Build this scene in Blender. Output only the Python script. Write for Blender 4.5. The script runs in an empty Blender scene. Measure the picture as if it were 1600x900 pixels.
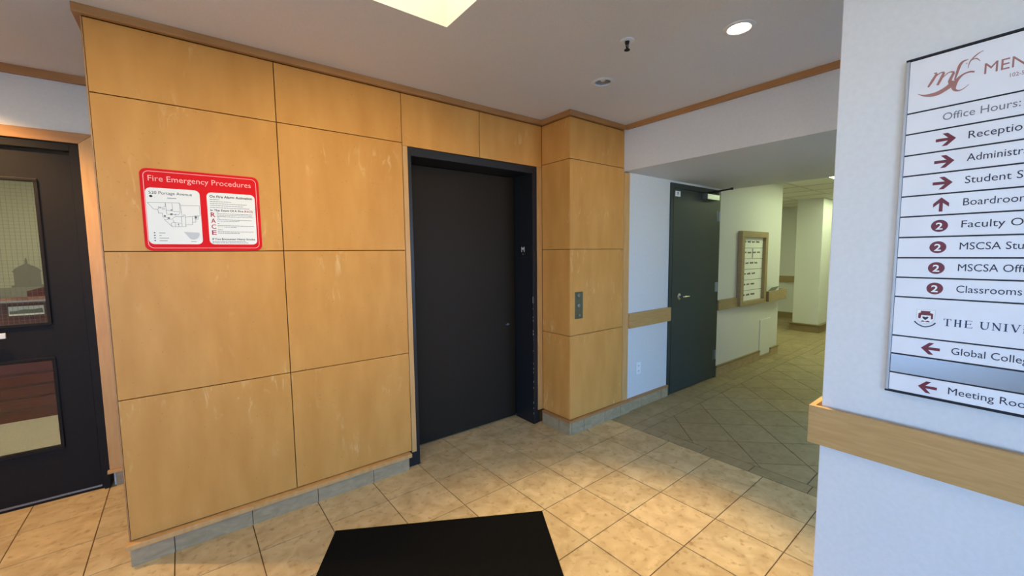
import bpy, bmesh, math, random
from mathutils import Vector, Matrix
random.seed(7)
sc = bpy.context.scene
COL = sc.collection

# ------------------------------------------------------------------ camera, world, exposure
CAM_R = ((0.7902235, -0.6127199, -0.0110045), (-0.0601266, -0.0596496, -0.9964069), (0.6098619, 0.7880458, -0.0839772))
cam_d = bpy.data.cameras.new('camera')
cam_d.sensor_width = 36.0
cam_d.lens = 36.0 * 640.9 / 1600.0
cam_d.clip_start = 0.02
cam = bpy.data.objects.new('camera', cam_d); COL.objects.link(cam)
m = Matrix.Identity(4)
for r in range(3):
    m[r][0] = CAM_R[0][r]; m[r][1] = -CAM_R[1][r]; m[r][2] = -CAM_R[2][r]
m[2][3] = 1.5
cam.matrix_world = m
sc.camera = cam
sc.view_settings.view_transform = 'Standard'
sc.view_settings.look = 'None'
sc.view_settings.gamma = 1.0
sc.view_settings.use_curve_mapping = False
sc.view_settings.exposure = 0.12

SKY = (1.7, 5.0, 11.0)            # daylight above the horizon outside the entrance
GROUND = (18.5, 18.5, 18.0)         # bright street below it
COFFER = (4.0, 3.6, 2.7)       # lit ceiling coffer
DOWN_A = (240.0, 178.0, 92.0)      # warm recessed spot near the sign wall (watts)
DOWN_B = (130.0, 84.0, 38.0)      # the one at the dark door
DOWN_W = (38.0, 28.5, 12.5)      # two aimed at the maple wall
TUBE = (6.0, 7.2, 4.2)           # corridor fluorescents
OFFICE = (27.0, 25.0, 19.5)         # office behind the dark door

wd = bpy.data.worlds.new('daylight'); sc.world = wd; wd.use_nodes = True
nt = wd.node_tree; nt.nodes.clear()
wo = nt.nodes.new('ShaderNodeOutputWorld'); bg = nt.nodes.new('ShaderNodeBackground')
tc = nt.nodes.new('ShaderNodeTexCoord'); sx = nt.nodes.new('ShaderNodeSeparateXYZ'); cr = nt.nodes.new('ShaderNodeMapRange')
cr.inputs['From Min'].default_value = -0.03; cr.inputs['From Max'].default_value = 0.03
mxw = nt.nodes.new('ShaderNodeMix'); mxw.data_type = 'RGBA'
mxw.inputs[6].default_value = GROUND + (1,); mxw.inputs[7].default_value = SKY + (1,)
nt.links.new(tc.outputs['Generated'], sx.inputs[0]); nt.links.new(sx.outputs['Z'], cr.inputs['Value'])
nt.links.new(cr.outputs[0], mxw.inputs[0]); nt.links.new(mxw.outputs[2], bg.inputs['Color']); bg.inputs['Strength'].default_value = 1.0
nt.links.new(bg.outputs[0], wo.inputs['Surface'])

# entrance plane: n.P = -1.35 with n = (0.5, 0.866); the storefront opening lets the sky in
EN = Vector((0.5, 0.8660254, 0)); ET = Vector((0.8660254, -0.5, 0)); ED = -1.35
portal = bpy.data.lights.new('entrance_portal', 'AREA'); portal.shape = 'RECTANGLE'
portal.size = 1.9; portal.size_y = 2.2; portal.cycles.is_portal = True
po = bpy.data.objects.new('entrance_portal', portal); COL.objects.link(po)
pc = EN * (ED - 0.02) + ET * 0.0 + Vector((0, 0, 1.2))
zx = ET; zz = -EN; zy = zz.cross(zx)
po.matrix_world = Matrix(((zx.x, zy.x, zz.x, pc.x), (zx.y, zy.y, zz.y, pc.y), (zx.z, zy.z, zz.z, pc.z), (0, 0, 0, 1)))

p2 = bpy.data.lights.new('alcove_portal', 'AREA'); p2.shape = 'RECTANGLE'; p2.size = 1.9; p2.size_y = 2.1; p2.cycles.is_portal = True
po2 = bpy.data.objects.new('alcove_portal', p2); COL.objects.link(po2); po2.location = (3.2, -1.76, 1.15); po2.rotation_euler = (math.radians(90), 0, math.radians(180))

p3 = bpy.data.lights.new('side_portal', 'AREA'); p3.shape = 'RECTANGLE'; p3.size = 3.9; p3.size_y = 2.2; p3.cycles.is_portal = True
po3 = bpy.data.objects.new('side_portal', p3); COL.objects.link(po3); po3.location = (-2.74, .05, 1.16)
po3.rotation_euler = (math.radians(90), 0, math.radians(-90))

# ------------------------------------------------------------------ helpers
def lin(c):
    return c / 12.92 if c <= 0.04045 else ((c + 0.055) / 1.055) ** 2.4
def rgb(h):
    h = h.lstrip('#')
    return tuple(lin(int(h[i:i + 2], 16) / 255.0) for i in (0, 2, 4)) + (1.0,)

def mat(name, color, rough=0.6, metal=0.0, spec=0.4, emit=None, strength=0.0, coat=0.0):
    m_ = bpy.data.materials.new(name); m_.use_nodes = True
    b = m_.node_tree.nodes['Principled BSDF']
    b.inputs['Base Color'].default_value = color if isinstance(color, tuple) else rgb(color)
    b.inputs['Roughness'].default_value = rough; b.inputs['Metallic'].default_value = metal
    b.inputs['Specular IOR Level'].default_value = spec
    b.inputs['Coat Weight'].default_value = coat
    if emit:
        b.inputs['Emission Color'].default_value = emit if isinstance(emit, tuple) else rgb(emit)
        b.inputs['Emission Strength'].default_value = strength
    return m_

def nrm(c):
    m_ = max(max(c), 1e-6); return tuple(v / m_ for v in c) + (1.0,)

def noise_mat(name, c1, c2, scale=(1, 1, 1), nscale=5.0, detail=6.0, rough=0.6, spec=0.4, bump=0.0, lo=0.3, hi=0.7,
              rand=0.0, extra=None, distort=0.0, metal=0.0):
    """two-tone procedural material on object coordinates; rand shifts pattern and tone from object to object"""
    m_ = mat(name, c1, rough, metal, spec); t = m_.node_tree; b = t.nodes['Principled BSDF']; L = t.links
    co = t.nodes.new('ShaderNodeTexCoord'); mp = t.nodes.new('ShaderNodeMapping'); mp.inputs['Scale'].default_value = scale
    src = co.outputs['Object']
    if rand:
        oi = t.nodes.new('ShaderNodeObjectInfo'); mu = t.nodes.new('ShaderNodeVectorMath'); mu.operation = 'MULTIPLY_ADD'
        cb = t.nodes.new('ShaderNodeCombineXYZ')
        for i in range(3): L.new(oi.outputs['Random'], cb.inputs[i])
        mu.inputs[1].default_value = (17, 23, 31)
        L.new(cb.outputs[0], mu.inputs[0]); L.new(src, mu.inputs[2]); src = mu.outputs[0]
    L.new(src, mp.inputs[0])
    n = t.nodes.new('ShaderNodeTexNoise'); n.inputs['Scale'].default_value = nscale; n.inputs['Detail'].default_value = detail
    n.inputs['Distortion'].default_value = distort
    L.new(mp.outputs[0], n.inputs['Vector'])
    r = t.nodes.new('ShaderNodeValToRGB')
    r.color_ramp.elements[0].position = lo; r.color_ramp.elements[1].position = hi
    r.color_ramp.elements[0].color = rgb(c1) if isinstance(c1, str) else c1
    r.color_ramp.elements[1].color = rgb(c2) if isinstance(c2, str) else c2
    L.new(n.outputs['Fac'], r.inputs[0]); out = r.outputs[0]
    if extra: out = extra(t, out, src, mp)
    L.new(out, b.inputs['Base Color'])
    if bump:
        bp = t.nodes.new('ShaderNodeBump'); bp.inputs['Strength'].default_value = bump; bp.inputs['Distance'].default_value = 0.002
        L.new(n.outputs['Fac'], bp.inputs['Height']); L.new(bp.outputs[0], b.inputs['Normal'])
    return m_

def mixc(t, a, bcol, fac, mode='MIX'):
    mx = t.nodes.new('ShaderNodeMix'); mx.data_type = 'RGBA'; mx.blend_type = mode
    if isinstance(fac, float): mx.inputs[0].default_value = fac
    else: t.links.new(fac, mx.inputs[0])
    t.links.new(a, mx.inputs[6])
    if isinstance(bcol, tuple): mx.inputs[7].default_value = bcol
    else: t.links.new(bcol, mx.inputs[7])
    return mx.outputs[2]

def veneer_extra(flame):
    """pale curly figure and tiny flecks of figured maple veneer"""
    def f(t, out, src, mp):
        L = t.links
        m2 = t.nodes.new('ShaderNodeMapping'); m2.inputs['Scale'].default_value = (26, 26, 7) if flame == 'v' else (7, 7, 26)
        L.new(src, m2.inputs[0])
        n2 = t.nodes.new('ShaderNodeTexNoise'); n2.inputs['Scale'].default_value = 1.0; n2.inputs['Detail'].default_value = 3
        n2.inputs['Distortion'].default_value = 1.2
        L.new(m2.outputs[0], n2.inputs['Vector'])
        r2 = t.nodes.new('ShaderNodeValToRGB'); r2.color_ramp.elements[0].position = 0.56; r2.color_ramp.elements[1].position = 0.72
        L.new(n2.outputs['Fac'], r2.inputs[0])
        n3 = t.nodes.new('ShaderNodeTexNoise'); n3.inputs['Scale'].default_value = 3.2; n3.inputs['Detail'].default_value = 2
        L.new(src, n3.inputs['Vector'])
        r3 = t.nodes.new('ShaderNodeValToRGB'); r3.color_ramp.elements[0].position = 0.55; r3.color_ramp.elements[1].position = 0.72
        L.new(n3.outputs['Fac'], r3.inputs[0])
        mm = t.nodes.new('ShaderNodeMath'); mm.operation = 'MULTIPLY'; L.new(r2.outputs[0], mm.inputs[0]); L.new(r3.outputs[0], mm.inputs[1])
        m3 = t.nodes.new('ShaderNodeMath'); m3.operation = 'MULTIPLY'; L.new(mm.outputs[0], m3.inputs[0]); m3.inputs[1].default_value = 0.7
        out = mixc(t, out, rgb('#F0CB94'), m3.outputs[0])
        n4 = t.nodes.new('ShaderNodeTexNoise'); n4.inputs['Scale'].default_value = 85; n4.inputs['Detail'].default_value = 1
        L.new(src, n4.inputs['Vector'])
        r4 = t.nodes.new('ShaderNodeValToRGB'); r4.color_ramp.elements[0].position = 0.20; r4.color_ramp.elements[1].position = 0.27
        r4.color_ramp.elements[0].color = (0.55, 0.55, 0.55, 1); r4.color_ramp.elements[1].color = (0, 0, 0, 1)
        L.new(n4.outputs['Fac'], r4.inputs[0])
        return mixc(t, out, rgb('#A87030'), r4.outputs[0])
    return f

M = {}
M['maple'] = noise_mat('maple_veneer', '#CE9046', '#DA9D52', (5, 5, 1.3), 2.0, 8, 0.45, 0.22, 0.02, rand=1, extra=veneer_extra('v'))
M['maple_trim'] = noise_mat('maple_trim', '#A87443', '#B6834F', (1.5, 1.5, 12), 3.0, 6, 0.42, 0.4, 0.0)
M['maple_edge'] = noise_mat('maple_edge', '#C99658', '#D6A568', (12, 12, 1.5), 3.0, 6, 0.42, 0.4, 0.0)
M['oak_rail'] = noise_mat('oak_rail', '#B48A50', '#C49A60', (2, 2, 22), 4.0, 8, 0.4, 0.4, 0.03, distort=0.6)
M['oak_rail_dim'] = noise_mat('oak_rail_dim', '#9C8660', '#AA956E', (2, 2, 22), 4.0, 8, 0.45, 0.3, 0.02, distort=0.6)  # the rail wood again, low corridor light put into a duller colour
M['groove'] = mat('groove_brown', '#6B4412', 0.9)
M['paint'] = noise_mat('white_wall_paint', '#D9D7D3', '#DEDCD8', (1, 1, 1), 60, 3, 0.55, 0.35, 0.12)
M['ceil'] = noise_mat('ceiling_paint', '#E3DEDA', '#E8E3DF', (1, 1, 1), 90, 3, 0.85, 0.2, 0.1)
M['coffer'] = mat('coffer_white', '#DAD5C4', 0.8)
M['charcoal'] = noise_mat('charcoal_steel', '#2A2219', '#2C241B', (1, 1, 1), 120, 2, 0.5, 0.12, 0.04)
M['charcoal_frame'] = noise_mat('charcoal_frame_steel', '#1F1F22', '#212125', (1, 1, 1), 120, 2, 0.36, 0.38, 0.04)
M['green_grey'] = noise_mat('grey_green_door_paint', '#353C38', '#39403C', (1, 1, 1), 120, 2, 0.45, 0.2, 0.04)
M['door_brown'] = noise_mat('dark_door_paint', '#231F1D', '#262220', (1, 1, 1), 120, 2, 0.5, 0.12, 0.03)
M['chip'] = mat('chipped_paint', '#C9C6BE', 0.7)
M['grout'] = mat('grout', '#6F5634', 0.9, spec=0.2)
M['base_tile'] = noise_mat('grey_base_tile', '#A08A68', '#B69E7A', (6, 6, 14), 1.6, 8, 0.5, 0.4, 0.02, distort=1.5)
M['base_grout'] = mat('base_grout', '#4A4238', 0.9)
M['rubber'] = mat('black_gap', '#0B0B0B', 0.9)
M['chrome'] = mat('chrome', '#D8D8D8', 0.18, 1.0)
M['steel'] = mat('brushed_steel', '#9FA2A4', 0.35, 1.0)
M['bronze'] = noise_mat('dull_green_bronze', '#6E6A52', '#767258', (1, 1, 8), 6, 4, 0.38, 0.5, metal=0.75)
M['black'] = mat('black_plastic', '#101010', 0.4)
M['white_plastic'] = mat('white_plastic', '#ECECEA', 0.35)
M['dark_slot'] = mat('dark_slot', '#202020', 0.8)
M['red'] = mat('sign_red', '#E0141A', 0.5, spec=0.12)
M['red_light'] = mat('sign_line_pink', '#FFB0A8', 0.35)
M['sheet'] = mat('sign_white', '#F1EFE9', 0.5, spec=0.15)
M['ink'] = mat('black_ink', '#1C1B1F', 0.6)
M['ink_grey'] = mat('grey_ink', '#77757A', 0.6)
M['ink_soft'] = mat('light_grey_ink', '#C9CACB', 0.6)
M['race'] = mat('maroon_red_ink', '#B01E3C', 0.5)
M['slat'] = noise_mat('silver_white_slat', '#E2E0E1', '#E9E7E7', (1, 1, 1), 8, 2, 0.5, 0.35, metal=0.12)
M['slat_blank'] = mat('brushed_blank_slat', '#9A9CA0', 0.24, 0.9)
M['slat_gap'] = mat('sign_black', '#0C0A14', 0.5)
M['alu'] = mat('aluminium_edge', '#A9ABAE', 0.5, 0.7)
M['maroon'] = mat('maroon', '#6E1F2C', 0.45)
M['copper'] = mat('copper_print', '#A8746A', 0.35, 0.2)
M['navy'] = mat('navy_ink', '#2A2F4E', 0.5)
M['ink_dark'] = mat('dark_slate_ink', '#2C2A38', 0.5)
M['carpet'] = noise_mat('beige_carpet', '#958A76', '#AA9F8A', (1, 1, 1), 160, 3, 0.95, 0.1, 0.3)
M['mahogany'] = noise_mat('mahogany', '#5A2014', '#6A2A1A', (2, 2, 20), 3, 5, 0.3, 0.5)
M['office_wall'] = mat('office_wall', '#C9C3AE', 0.8)
M['trim_brown'] = noise_mat('brown_base_trim', '#8A7552', '#96815C', (2, 2, 10), 3, 5, 0.5, 0.4)
M['leaflet'] = mat('grey_leaflet', '#6C7166', 0.5)
M['tbar'] = mat('ceiling_grid_white', '#C9C9BE', 0.6)
M['accoustic'] = noise_mat('ceiling_tile', '#E2E2D8', '#ECECE2', (1, 1, 1), 150, 3, 0.9, 0.1, 0.2)
M['mural_sky'] = mat('mural_haze', '#B5B193', 0.7)
M['mural_dark'] = mat('mural_grey', '#7E7B6A', 0.7)
M['mural_mid'] = mat('mural_grey_light', '#8F8C79', 0.7)
M['asphalt'] = noise_mat('pavement', '#8C8F93', '#9A9DA1', (1, 1, 1), 30, 4, 0.9)
M['coffer_glow'] = mat('lit_diffuser', '#FFFFFF', 0.6, emit=nrm(COFFER), strength=max(COFFER))
M['tube_glow'] = mat('fluorescent_diffuser', '#FFFFFF', 0.6, emit=nrm(TUBE), strength=max(TUBE))
M['bulb_glow'] = mat('lit_lamp', '#FFFFFF', 0.4, emit=(1.0, 0.86, 0.62, 1), strength=60)
M['bulb_off'] = mat('unlit_lamp_glass', '#EDE8DF', 0.2)
M['reflector'] = mat('downlight_reflector', '#B4ACA2', 0.4, 0.3)

def mat_mesh(name):
    """mat: black fibre"""
    m_ = noise_mat(name, '#080807', '#110F0D', (1, 1, 1), 240, 2, 0.95, 0.1, 0.8)
    return m_
M['mat'] = mat_mesh('black_mat_fibre')

def glass_mat(name, tint=(1, 1, 1, 1)):
    m_ = bpy.data.materials.new(name); m_.use_nodes = True; t = m_.node_tree; t.nodes.clear()
    o = t.nodes.new('ShaderNodeOutputMaterial'); mx = t.nodes.new('ShaderNodeMixShader')
    tr = t.nodes.new('ShaderNodeBsdfTransparent'); tr.inputs[0].default_value = tint
    gl = t.nodes.new('ShaderNodeBsdfGlossy'); gl.inputs['Roughness'].default_value = 0.03
    fr = t.nodes.new('ShaderNodeFresnel'); fr.inputs[0].default_value = 1.45
    t.links.new(fr.outputs[0], mx.inputs[0]); t.links.new(tr.outputs[0], mx.inputs[1]); t.links.new(gl.outputs[0], mx.inputs[2])
    t.links.new(mx.outputs[0], o.inputs[0]); return m_
M['glass'] = glass_mat('door_glass', (0.93, 0.95, 0.92, 1))

# floor tile: tone per tile from a face attribute, mottled stone
def tile_mat(name, c1, c2, c3):
    m_ = noise_mat(name, c1, c2, (1, 1, 1), 9, 9, 0.5, 0.25, 0.03, lo=0.32, hi=0.68, distort=0.8)
    t = m_.node_tree; b = t.nodes['Principled BSDF']; L = t.links
    out = b.inputs['Base Color'].links[0].from_socket
    co = t.nodes.new('ShaderNodeTexCoord')
    n = t.nodes.new('ShaderNodeTexNoise'); n.inputs['Scale'].default_value = 26; n.inputs['Detail'].default_value = 5
    L.new(co.outputs['Object'], n.inputs['Vector'])
    r = t.nodes.new('ShaderNodeValToRGB'); r.color_ramp.elements[0].position = 0.56; r.color_ramp.elements[1].position = 0.78
    r.color_ramp.elements[1].color = (0.75, 0.75, 0.75, 1)
    L.new(n.outputs['Fac'], r.inputs[0])
    out = mixc(t, out, rgb(c3), r.outputs[0])
    a = t.nodes.new('ShaderNodeAttribute'); a.attribute_name = 'tone'
    out = mixc(t, out, a.outputs['Color'], 1.0, 'MULTIPLY')
    L.new(out, b.inputs['Base Color'])
    return m_
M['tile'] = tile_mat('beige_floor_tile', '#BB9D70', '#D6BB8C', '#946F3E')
M['tile_dim'] = tile_mat('beige_floor_tile_dim', '#94815F', '#A3906D', '#7A6748')  # same beige tile, with the corridor's weaker light put into its colour

class MB:
    def __init__(s): s.v = []; s.f = []; s.mi = []; s.tone = []
    def add(s, vs, fs, mi=0, tone=1.0):
        o = len(s.v); s.v += [tuple(v) for v in vs]
        for f in fs: s.f.append(tuple(i + o for i in f)); s.mi.append(mi); s.tone.append(tone)
        return s
    def box(s, x0, x1, y0, y1, z0, z1, mi=0):
        vs = [(x, y, z) for z in (z0, z1) for y in (y0, y1) for x in (x0, x1)]
        return s.add(vs, [(0, 2, 3, 1), (4, 5, 7, 6), (0, 1, 5, 4), (2, 6, 7, 3), (0, 4, 6, 2), (1, 3, 7, 5)], mi)
    def obox(s, fr, a0, a1, b0, b1, c0, c1, mi=0):
        """box in a frame fr: local axes a (along), b (up), c (out)"""
        vs = [fr(a, b, c) for c in (c0, c1) for b in (b0, b1) for a in (a0, a1)]
        return s.add(vs, [(0, 2, 3, 1), (4, 5, 7, 6), (0, 1, 5, 4), (2, 6, 7, 3), (0, 4, 6, 2), (1, 3, 7, 5)], mi)
    def prism(s, fr, poly, c0, c1, mi=0):
        n = len(poly)
        vs = [fr(a, b, c0) for a, b in poly] + [fr(a, b, c1) for a, b in poly]
        fs = [tuple(range(n))[::-1], tuple(range(n, 2 * n))] + [(i, (i + 1) % n, (i + 1) % n + n, i + n) for i in range(n)]
        return s.add(vs, fs, mi)
    def stroke(s, fr, pts, c0, c1, mi=0):
        """ribbon of varying width along 2D points (a, b, w), smoothed"""
        P = []
        n = len(pts)
        for i in range(n - 1):
            p0 = pts[max(i - 1, 0)]; p1 = pts[i]; p2 = pts[i + 1]; p3 = pts[min(i + 2, n - 1)]
            for k in range(6):
                t = k / 6.0
                P.append(tuple(0.5 * ((2 * p1[j]) + (-p0[j] + p2[j]) * t + (2 * p0[j] - 5 * p1[j] + 4 * p2[j] - p3[j]) * t * t + (-p0[j] + 3 * p1[j] - 3 * p2[j] + p3[j]) * t ** 3) for j in range(3)))
        P.append(pts[-1])
        Lf = []; Rt = []
        for i, p in enumerate(P):
            q0 = P[max(i - 1, 0)]; q1 = P[min(i + 1, len(P) - 1)]
            dx, dy = q1[0] - q0[0], q1[1] - q0[1]; d = math.hypot(dx, dy) or 1
            nx, ny = -dy / d * p[2] / 2, dx / d * p[2] / 2
            Lf.append((p[0] + nx, p[1] + ny)); Rt.append((p[0] - nx, p[1] - ny))
        k = len(P)
        vs = [fr(a, b, c1) for a, b in Lf] + [fr(a, b, c1) for a, b in Rt] + [fr(a, b, c0) for a, b in Lf] + [fr(a, b, c0) for a, b in Rt]
        fs = []
        for i in range(k - 1):
            fs += [(i, i + 1, k + i + 1, k + i), (2 * k + i, 3 * k + i, 3 * k + i + 1, 2 * k + i + 1), (i, 2 * k + i, 2 * k + i + 1, i + 1), (k + i, k + i + 1, 3 * k + i + 1, 3 * k + i)]
        return s.add(vs, fs, mi)
    def tube(s, pts, r, n=10, mi=0, cap=True):
        rs = r if isinstance(r, (list, tuple)) else [r] * len(pts)
        pts = [Vector(p) for p in pts]; rings = []; up = None
        for i, p in enumerate(pts):
            d = (pts[min(i + 1, len(pts) - 1)] - pts[max(i - 1, 0)]).normalized()
            if up is None or abs(d.dot(up)) > 0.95: up = Vector((0, 0, 1)) if abs(d.z) < 0.9 else Vector((1, 0, 0))
            a = d.cross(up).normalized(); b = a.cross(d)
            rings.append([p + (a * math.cos(2 * math.pi * k / n) + b * math.sin(2 * math.pi * k / n)) * rs[i] for k in range(n)])
        vs = [v for R_ in rings for v in R_]; fs = []
        for i in range(len(pts) - 1):
            for k in range(n): fs.append((i * n + k, i * n + (k + 1) % n, (i + 1) * n + (k + 1) % n, (i + 1) * n + k))
        if cap: fs += [tuple(range(n))[::-1], tuple(range((len(pts) - 1) * n, len(pts) * n))]
        return s.add(vs, fs, mi)
    def lathe(s, c, axis, prof, n=28, mi=0, cap0=False, cap1=False):
        """profile of (radius, height) about an axis through c"""
        ax = Vector(axis).normalized(); up = Vector((0, 0, 1)) if abs(ax.z) < 0.9 else Vector((1, 0, 0))
        a = ax.cross(up).normalized(); b = a.cross(ax); c = Vector(c); vs = []
        for r, h in prof:
            for k in range(n): vs.append(c + ax * h + (a * math.cos(2 * math.pi * k / n) + b * math.sin(2 * math.pi * k / n)) * r)
        fs = []
        for i in range(len(prof) - 1):
            for k in range(n): fs.append((i * n + k, i * n + (k + 1) % n, (i + 1) * n + (k + 1) % n, (i + 1) * n + k))
        if cap0: fs.append(tuple(range(n)))
        if cap1: fs.append(tuple(range((len(prof) - 1) * n, len(prof) * n)))
        return s.add(vs, fs, mi)
    def build(s, name, mats, parent=None, bevel=0.0, smooth=False, recalc=True, tone=False, seg=2):
        if not isinstance(mats, (list, tuple)): mats = [mats]
        org = Vector(parent['_o']) if parent is not None and '_o' in parent else Vector((0, 0, 0))
        own = None
        if parent is None and s.v:
            xs = [v[0] for v in s.v]; ys = [v[1] for v in s.v]; zs = [v[2] for v in s.v]
            own = Vector(((min(xs) + max(xs)) / 2, (min(ys) + max(ys)) / 2, min(zs)))
            if s.keep0: own = Vector((0, 0, 0))
            org = own
        me = bpy.data.meshes.new(name)
        me.from_pydata([tuple(Vector(v) - org) for v in s.v], [], s.f)
        for m_ in mats: me.materials.append(m_)
        for p, i in zip(me.polygons, s.mi): p.material_index = i; p.use_smooth = smooth
        if tone:
            at = me.attributes.new('tone', 'FLOAT_COLOR', 'FACE')
            for i, t_ in enumerate(s.tone):
                c = t_ if isinstance(t_, tuple) else (t_, t_, t_)
                at.data[i].color = (c[0], c[1], c[2], 1)
        if recalc or bevel:
            bm = bmesh.new(); bm.from_mesh(me)
            bmesh.ops.remove_doubles(bm, verts=bm.verts, dist=1e-6) if bevel else None
            if recalc: bmesh.ops.recalc_face_normals(bm, faces=bm.faces)
            if bevel:
                es = [e for e in bm.edges if len(e.link_faces) == 2 and e.calc_face_angle(0) > 0.5]
                bmesh.ops.bevel(bm, geom=es, offset=bevel, segments=seg, profile=0.5, affect='EDGES', clamp_overlap=True)
            bm.to_mesh(me); bm.free()
        if smooth:
            try: me.set_sharp_from_angle(angle=math.radians(38))
            except Exception: pass
        o = bpy.data.objects.new(name, me); COL.objects.link(o)
        if parent is not None: o.parent = parent
        else: o.location = own if own is not None else (0, 0, 0)
        o['_o'] = tuple(org)
        return o
    keep0 = False

def thing(name, loc, label, cat, group=None):
    o = bpy.data.objects.new(name, None); COL.objects.link(o); o.location = loc; o.empty_display_size = 0.05
    o['_o'] = tuple(loc); o['label'] = label; o['category'] = cat
    if group: o['group'] = group
    return o
def tag(o, label, cat, group=None):
    o['label'] = label; o['category'] = cat
    if group: o['group'] = group
    return o
def struct(o, label=None):
    o['kind'] = 'structure'
    if label: o['label'] = label
    return o
def W():
    b = MB(); b.keep0 = True; return b

def frame_of(P0, ex, ez, en):
    P0 = Vector(P0); ex = Vector(ex); ez = Vector(ez); en = Vector(en)
    return lambda a, b, c: P0 + ex * a + ez * b + en * c

def text_geo(txt, size, bold=False, depth=0.0006, shear=0.0):
    """2D glyph mesh of a text: verts (x, y, z), faces, width"""
    cu = bpy.data.curves.new('t', 'FONT'); cu.body = txt; cu.size = size; cu.extrude = depth / 2; cu.shear = shear
    if bold: cu.offset = size * 0.018
    cu.resolution_u = 3
    ob = bpy.data.objects.new('t', cu); COL.objects.link(ob)
    bpy.context.view_layer.update()
    dg = bpy.context.evaluated_depsgraph_get()
    me = bpy.data.meshes.new_from_object(ob.evaluated_get(dg))
    vs = [tuple(v.co) for v in me.vertices]; fs = [tuple(p.vertices) for p in me.polygons]
    bpy.data.objects.remove(ob); bpy.data.curves.remove(cu); bpy.data.meshes.remove(me)
    w = max(v[0] for v in vs) - min(v[0] for v in vs)
    return vs, fs, w
def put_text(mb, fr, txt, a, b, cap, c, width=None, sub=None, mi=0, bold=False, xs=None, shear=0.0):
    """writes txt from (a, b), capital height cap; width = wanted width of txt (or of its leading part sub)"""
    size = cap / 0.73
    vs, fs, w = text_geo(txt, size, bold, shear=shear)
    k = xs if xs else 1.0
    if width:
        ws = text_geo(sub, size, bold, shear=shear)[2] if sub else w
        k = width / ws
    x0 = min(v[0] for v in vs)
    mb.add([fr(a + (v[0] - x0) * k, b + v[1], c + v[2]) for v in vs], fs, mi)
    return k

# ------------------------------------------------------------------ floor (tiles on grout)
CEIL = 2.602
S = 0.338; TH = 0.019; TO = (1.889, 1.373); G = 0.0026
ct, st = math.cos(TH), math.sin(TH)
def fl(a, b): return (TO[0] + a * ct - b * st, TO[1] + a * st + b * ct)
def clip(poly, f):
    out = []
    for i in range(len(poly)):
        p, q = poly[i], poly[(i + 1) % len(poly)]; dp, dq = f(p), f(q)
        if dp >= 0: out.append(p)
        if dp * dq < 0:
            t = dp / (dp - dq); out.append((p[0] + t * (q[0] - p[0]), p[1] + t * (q[1] - p[1])))
    return out
def clip_rect(poly, a0, a1, b0, b1):
    for f in (lambda p: p[0] - a0, lambda p: a1 - p[0], lambda p: p[1] - b0, lambda p: b1 - p[1]):
        poly = clip(poly, f)
        if len(poly) < 3: return None
    return poly
def area(p): return abs(sum(p[i][0] * p[(i + 1) % len(p)][1] - p[(i + 1) % len(p)][0] * p[i][1] for i in range(len(p)))) / 2
fm = W(); rnd = random.Random(3)
GX0, GX1, GY0, GY1 = -4.4, 10.6, -4.2, 7.6
fm.add([(GX0, GY0, -0.004), (GX1, GY0, -0.004), (GX1, GY1, -0.004), (GX0, GY1, -0.004)], [(0, 1, 2, 3)], 2)
def tile(poly, mi):
    if not poly or len(poly) < 3 or area(poly) < 0.0006: return
    t = 1 + rnd.uniform(-0.07, 0.06); w = rnd.uniform(-0.02, 0.02)
    w0 = [fl(*p) for p in poly]; n = len(w0)
    cx = sum(p[0] for p in w0) / n; cy = sum(p[1] for p in w0) / n
    def inn(p, d):
        L_ = math.hypot(p[0] - cx, p[1] - cy) or 1; return (p[0] - (p[0] - cx) / L_ * d, p[1] - (p[1] - cy) / L_ * d)
    top = [inn(p, 0.0018) for p in w0]
    vs = [(p[0], p[1], -0.004) for p in w0] + [(p[0], p[1], -0.0008) for p in w0] + [(p[0], p[1], 0) for p in top]
    fs = [tuple(range(2 * n, 3 * n))]
    for i in range(n):
        j = (i + 1) % n; fs += [(i, j, n + j, n + i), (n + i, n + j, 2 * n + j, 2 * n + i)]
    fm.add(vs, fs, mi, (t + w, t, t - w))
def rect(a0, a1, b0, b1, mi): tile([(a0 + G, b0 + G), (a1 - G, b0 + G), (a1 - G, b1 - G), (a0 + G, b1 - G)], mi)
MAIN_R = 3 * S
for i in range(-19, 3):
    for j in range(-16, 20):
        if (i, j) == (-4, 0) or (i, j) == (-4, -1):      # cut pieces of the inlay that peeks out beside the mat
            b0 = j * S
            for u0, u1, v0, v1 in ((0, .55, .72, 1), (.55, .78, .72, 1), (.78, 1, .72, 1), (0, 1, 0, .72)):
                rect((i + u0) * S, (i + u1) * S, b0 + v0 * S, b0 + v1 * S, 0)
            continue
        x, y = fl((i + .5) * S, (j + .5) * S)
        if GX0 + .2 < x and GY0 + .2 < y < 3.95: rect(i * S, (i + 1) * S, j * S, (j + 1) * S, 0)
SW = 0.115; B0, B1 = -0.555, 0.585                       # diagonal field between border strips
A0 = MAIN_R + SW
for k in range(-12, 12):                                 # strip along the lobby edge
    lo = k * S + 0.09; hi = lo + S
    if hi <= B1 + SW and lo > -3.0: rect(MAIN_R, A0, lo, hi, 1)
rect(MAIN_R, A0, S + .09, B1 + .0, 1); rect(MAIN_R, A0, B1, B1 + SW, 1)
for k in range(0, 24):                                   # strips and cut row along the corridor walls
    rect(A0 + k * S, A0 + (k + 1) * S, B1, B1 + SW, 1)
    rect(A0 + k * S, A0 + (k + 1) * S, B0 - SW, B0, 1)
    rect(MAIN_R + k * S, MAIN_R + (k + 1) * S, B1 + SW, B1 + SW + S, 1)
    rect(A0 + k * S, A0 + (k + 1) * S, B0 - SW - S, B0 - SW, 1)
h = S / math.sqrt(2); na, nb = 2.128, 0.237
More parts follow.
